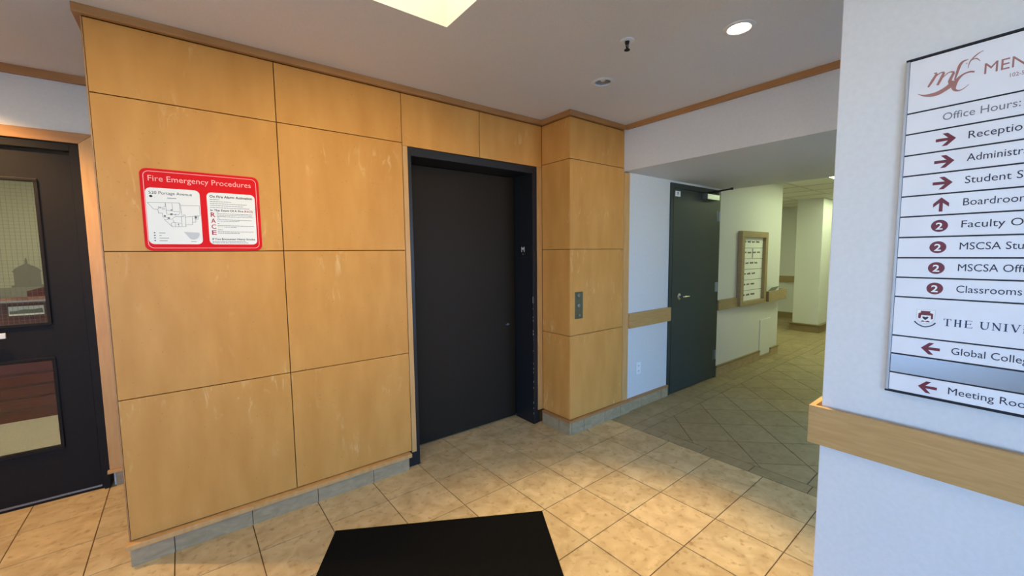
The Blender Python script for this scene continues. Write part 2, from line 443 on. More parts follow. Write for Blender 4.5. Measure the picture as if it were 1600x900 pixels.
for i in range(-8, 32):
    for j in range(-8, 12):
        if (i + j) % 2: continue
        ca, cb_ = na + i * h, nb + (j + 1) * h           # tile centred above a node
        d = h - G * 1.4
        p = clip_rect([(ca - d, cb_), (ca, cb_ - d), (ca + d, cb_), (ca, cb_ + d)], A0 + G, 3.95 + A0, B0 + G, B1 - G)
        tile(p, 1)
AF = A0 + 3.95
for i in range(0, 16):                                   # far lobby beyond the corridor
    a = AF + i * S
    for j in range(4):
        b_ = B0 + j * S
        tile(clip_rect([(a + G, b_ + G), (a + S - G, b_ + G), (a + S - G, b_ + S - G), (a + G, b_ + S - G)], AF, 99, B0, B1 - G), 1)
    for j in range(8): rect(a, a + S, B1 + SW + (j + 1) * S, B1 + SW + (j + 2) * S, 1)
floor = struct(fm.build('floor', [M['tile'], M['tile_dim'], M['grout']], tone=True, recalc=True), 'tiled floor')

pv = W(); pv.box(-16, 12, -20, -4.2, -0.12, -0.02); pv.box(-16, -4.4, -4.2, 9, -0.12, -0.02)
struct(pv.build('floor', M['asphalt']), 'pavement outside the entrance')
oc = W(); oc.box(-4.3, 1.1, 3.84, 7.4, -0.003, 0.004)
struct(oc.build('floor', M['carpet']), 'beige carpet behind the dark glazed door')

# ------------------------------------------------------------------ ceiling with real holes
COF = (-1.255, 1.045, 1.197, 1.847)
LAMPS = [(2.207, 0.989), (2.173, 1.818), (-1.05, 3.22), (-0.45, 0.85), (0.75, 0.85)]
HR = 0.056
cm = W()
X0, X1, Y0, Y1 = -4.3, 4.38, -3.2, 3.68
xs = sorted({X0, X1, COF[0], COF[1], *[x + d for x, y in LAMPS for d in (-.07, .07)]})
ys = sorted({Y0, Y1, COF[2], COF[3], *[y + d for x, y in LAMPS for d in (-.07, .07)]})
for i in range(len(xs) - 1):
    for j in range(len(ys) - 1):
        cx, cy = (xs[i] + xs[i + 1]) / 2, (ys[j] + ys[j + 1]) / 2
        if COF[0] < cx < COF[1] and COF[2] < cy < COF[3]: continue
        lp = [l for l in LAMPS if abs(l[0] - cx) < .069 and abs(l[1] - cy) < .069]
        if lp:
            continue
        cm.add([(xs[i], ys[j], CEIL), (xs[i], ys[j + 1], CEIL), (xs[i + 1], ys[j + 1], CEIL), (xs[i + 1], ys[j], CEIL)], [(0, 1, 2, 3)])
for lx, ly in LAMPS:
    n = 32; sq = []; ci = []
    for k in range(n):
        a = 2 * math.pi * (k + .5) / n; c_, s_ = math.cos(a), math.sin(a); q = .07 / max(abs(c_), abs(s_))
        sq.append((lx + c_ * q, ly + s_ * q, CEIL)); ci.append((lx + c_ * HR, ly + s_ * HR, CEIL))
    # square corners
    vs = sq + ci; cm.add(vs, [(k, n + k, n + (k + 1) % n, (k + 1) % n) for k in range(n)])
    for sxn, syn in ((1, 1), (-1, 1), (-1, -1), (1, -1)):
        c0 = (lx + .07 * sxn, ly + .07 * syn, CEIL)
        near = sorted(sq, key=lambda p: (p[0] - c0[0]) ** 2 + (p[1] - c0[1]) ** 2)[:2]
        cm.add([c0, near[0], near[1]], [(0, 1, 2)])
cm.box(X0, X1, Y0, Y1, CEIL + .42, CEIL + .47)
ceil = struct(cm.build('ceiling', M['ceil'], recalc=False), 'lobby ceiling')
cf = W()                                                  # coffer shaft
x0, x1, y0, y1 = COF; zt = CEIL + .34
cf.add([(x0, y0, CEIL), (x1, y0, CEIL), (x1, y1, CEIL), (x0, y1, CEIL), (x0, y0, zt), (x1, y0, zt), (x1, y1, zt), (x0, y1, zt)],
       [(0, 1, 5, 4), (1, 2, 6, 5), (2, 3, 7, 6), (3, 0, 4, 7)])
ck = thing('ceiling_light', ((x0 + x1) / 2, (y0 + y1) / 2, CEIL), 'large bright square light well cut into the lobby ceiling at the top edge', 'ceiling light')
cf.build('shaft', M['coffer'], ck, recalc=False)
dg_ = MB(); dg_.box(x0 + .02, x1 - .02, y0 + .02, y1 - .02, zt - .02, zt); dg_.build('diffuser', M['coffer_glow'], ck)

# ------------------------------------------------------------------ maple wall with the elevator
YW = 2.65; PT = 0.018
wb = W()
wb.box(-.325, 1.172, YW + PT, 3.68, 0, CEIL); wb.box(1.172, 2.334, YW + PT, 3.68, 2.235, CEIL); wb.box(2.334, 2.40, YW + PT, 3.68, 0, CEIL)
wb.box(2.40, 3.07, 2.335, 3.68, 0, CEIL)
wb.box(2.40, 3.155, 2.3395, 3.6, 0, 2.2)
wall_back = struct(wb.build('wall_back', M['groove']), 'maple panelled wall')
gp = 0.0022
zs = [(2.562, 2.2405), (2.2405, 1.529), (1.529, .8204), (.8204, .117)]
def panel_y(x0, x1, z0, z1, y=YW):
    b = MB(); b.box(x0 + gp, x1 - gp, y, y + PT, z0 + gp, z1 - gp); b.build('wood_panel', M['maple'], wall_back, bevel=.0012)
for a, b_ in ((-.325, .41), (.41, 1.141)):
    for zt_, zb in zs: panel_y(a, b_, zb, zt_)
panel_y(1.141, 1.757, 2.222, 2.562); panel_y(1.757, 2.385, 2.222, 2.562)
for a, b_, z0, z1 in ((1.143, 1.176, .105, 2.222), (2.330, 2.3815, .12, 2.222)):
    b = MB(); b.box(a, b_, YW - .002, YW + PT, z0, z1); b.build('edge_strip', M['maple_edge'], wall_back, bevel=.001)
b = MB(); b.box(-.330, -.3245, YW + .001, YW + .06, .117, 2.562); b.build('edge_strip', M['maple_trim'], wall_back)
CX, CY = 2.385, 2.32
for zt_, zb in zs:
    b = MB(); b.box(CX, CX + .015, CY + gp, YW - gp, zb + gp, zt_ - gp); b.build('wood_panel', M['maple'], wall_back, bevel=.0012)
    b = MB(); b.box(CX + gp, 3.07 - gp, CY, CY + .015, zb + gp, zt_ - gp); b.build('wood_panel', M['maple'], wall_back, bevel=.0012)
b = MB(); b.box(3.0705, 3.152, CY - .002, CY + .0195, .12, 2.205); b.build('edge_strip', M['maple_edge'], wall_back, bevel=.001)

# crown trims, mitred runs as extruded outlines
def run_xy(name, pts_out, pts_in, z0, z1, m_, parent=None, bev=.0015):
    b = W() if parent is None else MB(); n = len(pts_out)
    vs = [(x, y, z) for z in (z0, z1) for (x, y) in pts_out] + [(x, y, z) for z in (z0, z1) for (x, y) in pts_in]
    fs = []
    for i in range(n - 1):
        o0, o1, t0, t1 = i, i + 1, n + i, n + i + 1
        i0, i1, j0, j1 = 2 * n + i, 2 * n + i + 1, 3 * n + i, 3 * n + i + 1
        fs += [(o0, o1, t1, t0), (i0, j0, j1, i1), (o0, i0, i1, o1), (t0, t1, j1, j0)]
    fs += [(0, n, 3 * n, 2 * n), (n - 1, 3 * n - 1, 4 * n - 1, 2 * n - 1)]
    b.add(vs, fs); return b.build(name, m_, parent, bevel=bev)
P_ = .028
struct(run_xy('trim_1', [(-.325 - P_, 3.62), (-.325 - P_, YW - P_), (CX - P_, YW - P_), (CX - P_, CY - P_), (3.07 - P_, CY - P_)],
       [(-.3255, 3.62), (-.3255, YW - .0005), (CX - .0005, YW - .0005), (CX - .0005, CY - .0005), (3.07 - P_, CY - .0005)], 2.563, CEIL, M['maple_trim']), 'maple crown trim over the panelled wall')
b = W(); b.box(3.07 - P_, 3.07, .0, CY - P_ - .0005, 2.563, CEIL); struct(b.build('trim_2', M['maple_trim'], bevel=.0015), 'maple crown trim on the beam')

# base: stone pieces with dark joints under a small wood ledge
def base_run(name, axis, fixed, a0, a1, joints, zt_, depth, ledge, sign, lz, m_ledge, lead0=0, lead1=0):
    """axis 'x': face looks to -y at y=fixed; axis 'y': face looks to -x at x=fixed"""
    js = [a0] + [j for j in joints if a0 < j < a1] + [a1]
    b = W()
    def bx(q0, q1, d0, d1, z0, z1, mi):
        if axis == 'x': b.box(q0, q1, fixed + d0, fixed + d1, z0, z1, mi)
        else: b.box(fixed + d0, fixed + d1, q0, q1, z0, z1, mi)
    for i in range(len(js) - 1): bx(js[i] + .002, js[i + 1] - .002, 0, depth, 0.0003, zt_, 0)
    bx(a0 + .003, a1 - .003, .004, depth, .0003, zt_ - .001, 1)
    o = struct(b.build(name, [M['base_tile'], M['base_grout']]), 'stone tile base')
    c = MB()
    if axis == 'x': c.box(a0 - lead0, a1 + lead1, fixed - ledge, fixed + depth, zt_ + .0002, zt_ + lz)
    else: c.box(fixed - ledge, fixed + depth, a0 - lead0, a1 + lead1, zt_ + .0002, zt_ + lz)
    c.build('ledge', m_ledge, o, bevel=.002)
    return o
base_run('baseboard_back', 'x', 2.622, -.328, 1.108, [-.161, .177, .517, .857], .088, .045, .010, 1, .026, M['maple_edge'], .012, .018)
base_run('baseboard_column', 'y', CX - .027, CY - .027, YW - .02, [2.42], .098, .026, .003, 1, .020, M['maple_trim'], .003, 0)
base_run('baseboard_column', 'x', CY - .027, CX - .001, 3.155, [2.53, 2.80, 3.02], .098, .026, .003, 1, .020, M['maple_trim'], 0, 0)

# elevator
YD = 2.905
ev = W()
ev.box(1.178, 1.203, YW + .004, YD - .002, .0005, 2.220); ev.box(2.281, 2.329, YW + .004, YD - .002, .0005, 2.220); ev.box(1.203, 2.281, YW + .004, YD - .002, 2.165, 2.220)
lift = thing('door_1', (1.75, YW, 0), 'dark charcoal steel elevator door recessed in the maple wall', 'door')
lift['kind'] = 'structure'
ev.box(2.3291, 2.3572, YW + .012, YW + .017, .0005, .119); ev.box(1.1095, 1.1779, YW + .006, YW + .017, .0005, .104)
f_ = ev; f_.keep0 = False; f_.build('door_frame', M['charcoal_frame'], lift, bevel=.002)
b = MB(); b.box(1.205, 2.279, YD + .001, YD + .045, .012, 2.163); b.build('door_leaf', M['charcoal'], lift, bevel=.001)
b = MB(); b.box(1.1785, 2.3285, YD + .05, 3.1, 0.001, 2.22); b.build('dark_shaft', M['rubber'], lift)
b = MB(); rr = random.Random(5)
for k in range(26):                                      # chips along the jamb's front edge
    z = .08 + 1.05 * rr.random() ** .8; hgt = rr.uniform(.003, .014); w_ = rr.uniform(.0006, .0018)
    b.box(2.2795 - .0006, 2.2815 + w_ * .3, YW + .0036, YW + .0046 + w_, z, z + hgt)
b.build('paint_chips', M['chip'], lift)
b = MB(); b.lathe((2.196, YD + .001, .867), (0, -1, 0), [(.012, 0), (.012, .004), (.009, .006)], 18, cap1=True); b.tube([(2.170, YD - .004, .866), (2.212, YD - .004, .868)], [.002, .004], 8); b.build('lock', M['steel'], lift, smooth=True)

t = thing('floor_plaque', (2.281, 2.78, 1.47), 'small black plaque with a letter M and braille on the elevator jamb', 'plaque')
fr = frame_of((2.2808, 2.833, 1.470), (0, -1, 0), (0, 0, 1), (-1, 0, 0))
b = MB(); b.obox(fr, 0, .104, 0, .108, 0, .003); b.build('plate', M['rubber'], t, bevel=.001)
b = MB(); put_text(b, fr, 'M', .032, .042, .046, .0034, width=.040); b.build('letter', M['white_plastic'], t)
b = MB()
for k in range(3): b.lathe(fr(.044 + .008 * k, .022, .003), (-1, 0, 0), [(.0022, 0), (.0016, .001)], 8, cap1=True)
b.build('braille', M['alu'], t)

t = thing('call_panel', (2.488, CY, .955), 'narrow bronze elevator call panel with two buttons on the maple column', 'call panel')
b = MB(); b.box(2.442, 2.534, CY - .006, CY - .0003, .957, 1.180); b.build('plate', M['bronze'], t, bevel=.002)
for z in (1.150, 1.066): 
    b = MB(); b.lathe((2.484, CY - .006, z), (0, -1, 0), [(.015, 0), (.015, .003), (.012, .006), (.0, .0065)], 20); b.build('button', M['steel'], t, smooth=True)
b = MB(); b.lathe((2.495, CY - .006, .985), (0, -1, 0), [(.010, 0), (.010, .002), (.0, .0025)], 18); b.build('key_switch', M['steel'], t, smooth=True)

# ------------------------------------------------------------------ left wall with dark glazed door
YL = 3.68
wl = W(); wl.box(-4.3, -1.66, YL, YL + .15, 0, CEIL); wl.box(-.500, -.33, YL, YL + .15, 0, CEIL); wl.box(-1.66, -.500, YL, YL + .15, 2.215, CEIL)
struct(wl.build('wall_left', M['paint']), 'white wall above the dark glazed door')
b = W(); b.box(-4.3, -.3545, YL - .03, YL - .0004, 2.556, CEIL); struct(b.build('trim_3', M['maple_trim'], bevel=.0015), 'maple crown trim on the left wall')
wr = W(); XW = -2.6
wr.box(XW - .12, XW, 2.0, YL + .15, 0, CEIL); wr.box(XW - .12, XW, -2.6, -1.9, 0, CEIL); wr.box(XW - .12, XW, -1.9, 2.0, 2.25, CEIL); wr.box(XW - .12, XW, -1.9, 2.0, 0, .08)
wn = W()
for k in range(5): wn.box(XW - .09, XW - .03, -1.9 + .96 * k, -1.84 + .96 * k, .08, 2.25)  # unseen window, added so daylight favours the sign wall over the maple
wn.box(XW - .085, XW - .035, -1.84, 1.94, 2.19, 2.25)
struct(wn.build('side_window_added', M['charcoal']), 'unseen tall side window frame added left of the camera for daylight')
struct(wr.build('wall_side', M['paint']), 'white side wall')
DL = thing('door_3', (-1.08, YL, 0), 'dark brown door with two glass panels in a maple casing at left', 'door'); DL['kind'] = 'structure'
cx0, cx1 = -1.70, -.445                                   # casing outer
fr = frame_of((0, YL, 0), (1, 0, 0), (0, 0, 1), (0, -1, 0))
b = MB(); b.prism(fr, [(cx1, .115), (cx1, 2.262), (cx1 - .070, 2.198), (cx1 - .070, .115)], .0005, .022); b.build('casing', M['maple_edge'], DL, bevel=.002)
b = MB(); b.prism(fr, [(cx1, 2.262), (cx0, 2.262), (cx0 + .046, 2.198), (cx1 - .070, 2.198)], .0005, .022); b.build('casing', M['maple_trim'], DL, bevel=.002)
b = MB(); b.prism(fr, [(cx0, .115), (cx0 + .046, .115), (cx0 + .046, 2.198), (cx0, 2.262)], .0005, .022); b.build('casing', M['maple_edge'], DL, bevel=.002)
b = MB(); b.obox(fr, cx1 - .045, cx1, .0005, .092, .0005, .018); b.build('base_tile', M['base_tile'], DL)
b = MB(); b.obox(fr, cx1 - .080, cx1 + .006, .094, .114, .0005, .036); b.build('ledge', M['maple_edge'], DL, bevel=.002)
fx0, fx1 = -1.652, -.515
b = MB()
b.box(fx1 - .042, fx1, YL - .012, YL + .12, .0005, 2.197); b.box(fx0, fx0 + .042, YL - .012, YL + .12, .0005, 2.197); b.box(fx0 + .042, fx1 - .042, YL - .012, YL + .12, 2.150, 2.197)
b.box(fx1 - .030, fx1 - .001, YL - .03, YL - .012, .0005, .092)
b.build('door_frame', M['door_brown'], DL, bevel=.002)
LX0, LX1, LT, LB = fx0 + .046, fx1 - .046, 2.142, .020
YF = YL + .012; YT = .042
gA = (-1.43, -.722, 1.112, 1.958); gB = (-1.43, -.713, .330, .885)
b = MB()
b.box(LX0, gA[0], YF, YF + YT, LB, LT); b.box(gA[1], LX1, YF, YF + YT, LB, LT)
for z0, z1 in ((LB, gB[2]), (gB[3], gA[2]), (gA[3], LT)): b.box(gA[0] - .0005, gA[1] + .0005, YF, YF + YT, z0, z1)
b.box(gA[1] - .001, gB[1] - .0, YF, YF + YT, 1.0, 1.1) if False else None
leaf = b.build('door_leaf', M['door_brown'], DL)
def bead(parent, g, w=.016, pr=.010):
    b = MB(); x0, x1, z0, z1 = g
    for (p0, p1, q0, q1) in ((x0 - w, x1 + w, z1, z1 + w), (x0 - w, x1 + w, z0 - w, z0), (x0 - w, x0, z0, z1), (x1, x1 + w, z0, z1)): b.box(p0, p1, YF - pr, YF + .002, q0, q1)
    b.build('glazing_bead', M['door_brown'], parent, bevel=.003)
g2 = (gB[0], gA[1], gB[2], gB[3])
bead(leaf, gA); bead(leaf, g2)
for g in (gA, g2):
    b = MB(); b.box(g[0], g[1], YF + .018, YF + .022, g[2], g[3]); b.build('glass_pane', M['glass'], leaf)
b = MB()
k = gA[0]
while k < gA[1]: b.box(k, k + .0011, YF + .0225, YF + .0236, gA[2], gA[3]); k += .021
k = gA[2]
while k < gA[3]: b.box(gA[0], gA[1], YF + .0225, YF + .0236, k, k + .0011); k += .021
b.build('wire_mesh', M['trim_brown'], leaf)
b = MB(); b.box(-1.36, -.885, YF - .042, YF - .030, 1.040, 1.072); b.box(-1.33, -1.31, YF - .030, YF + .0, 1.045, 1.067); b.box(-.96, -.94, YF - .030, YF, 1.045, 1.067); b.build('push_bar', M['white_plastic'], DL, bevel=.003)
b = MB(); b.box(fx0 + .043, fx1 - .043, YF - .006, YF - .0005, .010, .022); b.build('sweep', M['steel'], DL)
b = MB(); b.box(fx0 + .02, fx1 - .02, YL - .006, YL + .10, .0003, .007); b.build('threshold', M['rubber'], DL)

# office seen through the glass
ow = W(); ow.box(-4.3, 1.1, 7.3, 7.4, 0, 2.7); ow.box(-4.4, -4.3, YL + .15, 7.4, 0, 2.7); ow.box(.2, .3, YL + .2, 7.4, 0, 2.7)
struct(ow.build('wall_office', M['office_wall']), 'office walls seen through the glazed door')
oc2 = W(); oc2.box(-4.4, .3, YL + .15, 7.4, 2.70, 2.75); struct(oc2.build('ceiling', M['ceil']), 'office ceiling')
t = thing('reception_desk', (-1.6, 5.72, 0.004), 'mahogany reception desk seen through the glazed door', 'desk')
b = MB(); b.box(-3.0, -.6, 5.70, 6.15, .005, 1.085)
b.build('body', M['mahogany'], t, bevel=.004)
b = MB(); b.box(-3.03, -.57, 5.66, 6.2, 1.086, 1.122); b.build('counter_top', M['mahogany'], t, bevel=.004)
b = MB(); b.box(-3.03, -.57, 5.655, 5.6595, 1.108, 1.122); b.build('counter_highlight', M['alu'], t)  # highlight along the counter, built as a thin pale strip
for k in range(7):
    b = MB(); b.box(-2.98, -.62, 5.690, 5.6995, .12 + .11 * k, .205 + .11 * k); b.build('front_board', M['mahogany'], t, bevel=.002)
t = thing('desk_sign', (-1.235, 5.695, .985), 'small pale landscape card on the front of the mahogany desk', 'card')
b = MB(); b.box(-1.345, -1.13, 5.684, 5.6895, .985, 1.070); b.build('card', M['sheet'], t)
b = MB(); b.box(-1.34, -1.135, 5.6825, 5.6838, 1.0, 1.028); b.prism(frame_of((0, 5.6838, 0), (1, 0, 0), (0, 0, 1), (0, -1, 0)), [(-1.30, 1.028), (-1.25, 1.04), (-1.2, 1.035), (-1.14, 1.044), (-1.137, 1.028)], 0, .0012); b.build('printed_hills', M['leaflet'], t)
t = thing('skyline_mural', (-1.7, 7.29, 1.0), 'hazy beige wall mural of rooftops and a domed building behind the desk', 'mural')
b = MB(); b.box(-3.4, -.5, 7.270, 7.295, .95, 2.62); b.build('backing', M['mural_sky'], t)
fr = frame_of((-1.545, 7.268, 1.14), (1, 0, 0), (0, 0, 1), (0, -1, 0))
b = MB()
b.prism(fr, [(-.13, .03), (.13, .03), (.13, .05), (.105, .06), (.105, .20), (.115, .215), (.09, .25), (.05, .28), (.012, .30), (.010, .335), (.004, .37), (-.004, .37), (-.010, .335), (-.012, .30), (-.05, .28), (-.09, .25), (-.115, .215), (-.105, .20), (-.105, .06), (-.13, .05)], 0, .003)
b.build('domed_tower', M['mural_dark'], t)
b = MB(); b.obox(fr, -.9, .34, -.12, .03, 0, .002); b.obox(fr, -.62, -.24, .03, .12, 0, .0025); b.build('rooftops', M['mural_mid'], t)
b = MB(); b.prism(fr, [(-.02, -.1), (.3, -.1), (.3, .08), (.16, .04), (-.02, -.02)], .003, .005); b.build('near_roof', M['mahogany'], t)

# ------------------------------------------------------------------ beam, corridor walls and ceiling
YC = 2.33; BZ = 2.215; BX = 3.07
b = W(); b.box(BX, 5.0, .2, YC + .0, BZ, CEIL + .1); struct(b.build('wall_beam', M['paint']), 'white beam over the corridor opening')
fx_0, fx_1, fz = 3.822, 4.858, 2.192
wh = W(); wh.box(3.1525, fx_0, YC, YC + .16, 0, 2.6); wh.box(fx_1, 6.72, YC, YC + .16, 0, 2.6); wh.box(fx_0, fx_1, YC, YC + .16, fz, 2.6); wh.box(6.60, 6.72, YC + .16, 5.1, 0, 2.6)
wh.box(3.3, 5.6, YC + .5, YC + .6, 0, 2.6)
struct(wh.build('wall_hall', M['paint']), 'white corridor wall')
wo_ = W(); wo_.box(4.25, 10.6, .33, .46, 0, 2.6); wo_.box(4.25, 4.38, -1.75, .33, 0, 2.6); struct(wo_.build('wall_hall_opposite', M['paint']), 'corridor wall behind the sign pier')
wf = W(); wf.box(10.45, 10.6, .46, 5.2, 0, 2.6); wf.box(6.6, 10.45, 5.1, 5.2, 0, 2.6); struct(wf.build('wall_far', M['paint']), 'far wall at the end of the corridor')
HZ = 2.43
b = W(); b.box(5.0, 10.6, .4, 5.2, HZ, HZ + .05)
hc = struct(b.build('ceiling', M['accoustic']), 'suspended tile ceiling of the corridor')
b = MB(); k = 5.02 + .25
while k < 10.5: b.box(k - .012, k + .012, .46, 5.1, HZ - .004, HZ - .0002); k += .61
k = .46 + .56
while k < 5.1: b.box(5.0, 10.45, k - .012, k + .012, HZ - .0045, HZ - .0002); k += .61
b.build('ceiling_grid', M['tbar'], hc)
def tube_light(x, y, label, dx=.6, dy=.3):
    t = thing('fluorescent_light', (x, y, HZ - .02), label, 'ceiling light', 'fluorescent panels in the corridor ceiling')
    b = MB()
    for p in ((x - dx, x + dx, y - dy, y - dy + .02), (x - dx, x + dx, y + dy - .02, y + dy), (x - dx, x - dx + .02, y - dy + .02, y + dy - .02), (x + dx - .02, x + dx, y - dy + .02, y + dy - .02)): b.box(*p, HZ - .012, HZ - .005)
    b.build('frame', M['tbar'], t)
    b = MB(); b.box(x - dx + .02, x + dx - .02, y - dy + .02, y + dy - .02, HZ - .010, HZ - .006); b.build('diffuser', M['tube_glow'], t)
tube_light(6.45, 1.44, 'bright fluorescent panel in the corridor ceiling just left of the sign wall')
tube_light(9.15, 1.93, 'fluorescent panel in the ceiling beside the white pillar')
tube_light(7.9, 1.5, 'middle fluorescent panel in the row along the corridor ceiling')
tube_light(8.0, 4.3, 'fluorescent panel in the ceiling round the corner of the corridor wall')

# rails on the corridor wall
def rail(name, x0, x1, y0, y1, z0, z1, lab):
    b = W(); b.box(x0, x1, y0, y1, z0, z1); return struct(b.build(name, M['oak_rail'] if name == 'trim_4' else M['oak_rail_dim'], bevel=.002), lab)
rail('trim_4', 3.1535, 3.845, YC - .028, YC - .0004, .792, .932, 'maple wall rail left of the grey green door')
rail('trim_5', 4.862, 5.362, YC - .028, YC - .0004, .800, .922, 'maple wall rail right of the grey green door')
rail('trim_6', 6.150, 6.775, YC - .085, YC - .060, .806, .946, 'maple rail box at the corridor corner')
b = W(); b.box(6.750, 6.775, YC - .059, YC + .6, .806, .946); b.box(6.15, 6.175, YC - .059, YC - .0004, .806, .946); b.box(6.176, 6.749, YC - .059, YC - .0004, .806, .816)
struct(b.build('trim_7', M['oak_rail_dim']), 'return of the maple rail box')
b = W(); b.box(10.418, 10.4496, .47, 5.09, .80, .935); struct(b.build('trim_8', M['oak_rail_dim'], bevel=.002), 'maple rail on the far wall')
# baseboards
base_run('baseboard_hall', 'x', YC - .022, 3.156, fx_0, [3.36, 3.70], .098, .0215, .003, 1, .020, M['maple_trim'])
base_run('baseboard_hall', 'x', YC - .022, fx_1 + .001, 6.095, [5.2, 5.54, 5.88], .11, .0215, .004, 1, .022, M['trim_brown'])
base_run('baseboard_hall', 'x', YC - .022, 6.096, 6.452, [], .035, .0215, .002, 1, .012, M['trim_brown'])
base_run('baseboard_hall', 'x', YC - .022, 6.453, 6.722, [], .095, .0215, .004, 1, .022, M['trim_brown'], 0, .02)
b = W(); b.box(10.43, 10.4496, .47, 5.09, .0005, .125); struct(b.build('baseboard_far', M['trim_brown'], bevel=.003), 'brown base of the far wall')

# corridor door
D2 = thing('door_2', (4.34, YC, 0), 'grey green steel corridor door with lever and closer', 'door'); D2['kind'] = 'structure'
b = MB(); b.box(fx_0 + .0005, fx_0 + .047, YC - .012, YC + .14, .0005, fz - .0005); b.box(fx_1 - .047, fx_1 - .0005, YC - .012, YC + .14, .0005, fz - .0005); b.box(fx_0 + .047, fx_1 - .047, YC - .012, YC + .14, fz - .048, fz - .0005)
b.build('door_frame', M['green_grey'], D2, bevel=.002)
b = MB(); b.box(fx_0 + .051, fx_1 - .050, YC - .014, YC + .030, .012, fz - .054); b.build('door_leaf', M['green_grey'], D2, bevel=.0015)
yf = YC - .0145
b = MB(); b.lathe((4.005, yf, 1.030), (0, -1, 0), [(.034, 0), (.034, .006), (.026, .010), (.012, .014), (.012, .030)], 24); b.build('rose', M['chrome'], D2, smooth=True)
b = MB(); b.tube([(4.005, yf - .026, 1.030), (4.005, yf - .048, 1.030), (4.02, yf - .054, 1.030), (4.06, yf - .054, 1.029), (4.115, yf - .050, 1.027)], [.010, .011, .011, .010, .009], 12); b.build('lever', M['chrome'], D2, smooth=True)
for z in (1.895, 1.085, .283):
    b = MB(); b.tube([(fx_1 - .049, yf - .007, z - .055), (fx_1 - .049, yf - .007, z + .055)], .008, 10); b.box(fx_1 - .085, fx_1 - .049, yf - .0012, yf - .0002, z - .055, z + .055); b.build('hinge', M['steel'], D2)
b = MB(); b.box(4.43, 4.70, yf - .062, yf - .0005, 2.062, 2.122)
cl = b.build('closer', M['steel'], D2, bevel=.004)
b = MB(); b.lathe((4.50, yf - .035, 2.122), (0, 0, 1), [(.014, 0), (.014, .022), (.0, .023)], 14)
b.tube([(4.50, yf - .035, 2.138), (4.485, yf - .29, 2.146)], [.009, .008], 8); b.tube([(4.485, yf - .29, 2.150), (4.72, YC - .02, 2.166)], [.007, .008], 8); b.lathe((4.485, yf - .29, 2.136), (0, 0, 1), [(.012, 0), (.012, .022)], 12, cap0=True, cap1=True)
b.box(4.68, 4.78, YC - .026, YC - .0125, 2.152, 2.180); b.build('closer_arm', M['dark_slot'], cl)
t = thing('door_label', (3.94, yf, 2.062), 'small white square label near the top of the grey green door', 'label')
b = MB(); b.box(3.895, 3.99, yf - .0016, yf - .0003, 2.060, 2.115); b.build('paper', M['sheet'], t)
b = MB(); b.box(3.93, 3.955, yf - .0022, yf - .0017, 2.088, 2.104); b.box(3.93, 3.955, yf - .0022, yf - .0017, 2.076, 2.082); b.build('print', M['ink_grey'], t)

# outlet
t = thing('wall_outlet', (3.33, YC, .33), 'white electrical outlet low on the corridor wall beside the maple column', 'outlet')
b = MB(); b.box(3.295, 3.368, YC - .006, YC - .0003, .325, .440); pl_ = b.build('plate', M['white_plastic'], t, bevel=.002)
for z in (.408, .357):
    b = MB(); b.box(3.314, 3.349, YC - .0085, YC - .0061, z - .016, z + .016); so = b.build('socket', M['white_plastic'], t, bevel=.002)
    b = MB(); b.box(3.322, 3.325, YC - .0092, YC - .0086, z - .002, z + .008); b.box(3.337, 3.340, YC - .0092, YC - .0086, z - .002, z + .008); b.box(3.329, 3.334, YC - .0092, YC - .0086, z - .011, z - .006); b.build('slots', M['dark_slot'], so)

# framed notice case
t = thing('notice_case', (5.75, YC, .80), 'wood framed case of white name strips on the corridor wall', 'notice case')
ox0, ox1, oz0, oz1, fw, yo = 5.360, 6.140, .805, 1.746, .075, YC - .055
b = MB(); b.box(ox0, ox0 + fw, yo, YC - .0005, oz0, oz1); b.box(ox1 - fw, ox1, yo, YC - .0005, oz0, oz1); b.box(ox0 + fw, ox1 - fw, yo, YC - .0005, oz1 - fw, oz1); b.box(ox0 + fw, ox1 - fw, yo, YC - .0005, oz0, oz0 + .05)
b.build('frame', M['oak_rail_dim'], t, bevel=.002)
ix0, ix1, iz0, iz1 = ox0 + fw, ox1 - fw, oz0 + .05, oz1 - fw
b = MB(); b.box(ix0, ix1, YC - .012, YC - .0006, iz0, iz1); b.build('backing', M['ink_grey'], t)
rh = (iz1 - iz0) / 6; rr = random.Random(11)
for k in range(6):
    z1 = iz1 - k * rh - .003; z0 = iz1 - (k + 1) * rh + .003
    b = MB(); b.box(ix0 + .002, ix1 - .002, YC - .016, YC - .0122, z0, z1); s_ = b.build('name_strip', M['sheet'], t)
    b = MB(); x = ix0 + .03 + (.09 if k == 2 else 0)
    zc = (z0 + z1) / 2 + .012
    for wd_ in range(4 if k < 2 else 3):
        for q in range(3):
            w_ = rr.uniform(.018, .034); b.box(x, x + w_, YC - .0168, YC - .0161, zc - rr.uniform(.008, .013), zc + rr.uniform(.006, .012)); x += w_ + .008
        x += .035
        if x > ix1 - .12: break
    b.build('lettering', M['ink'], s_)
b = MB(); b.box((ix0 + ix1) / 2 - .008, (ix0 + ix1) / 2 + .008, YC - .020, YC - .0172, iz1 - 1.95 * rh, iz1 - 1.05 * rh); b.build('latch', M['ink_grey'], t)

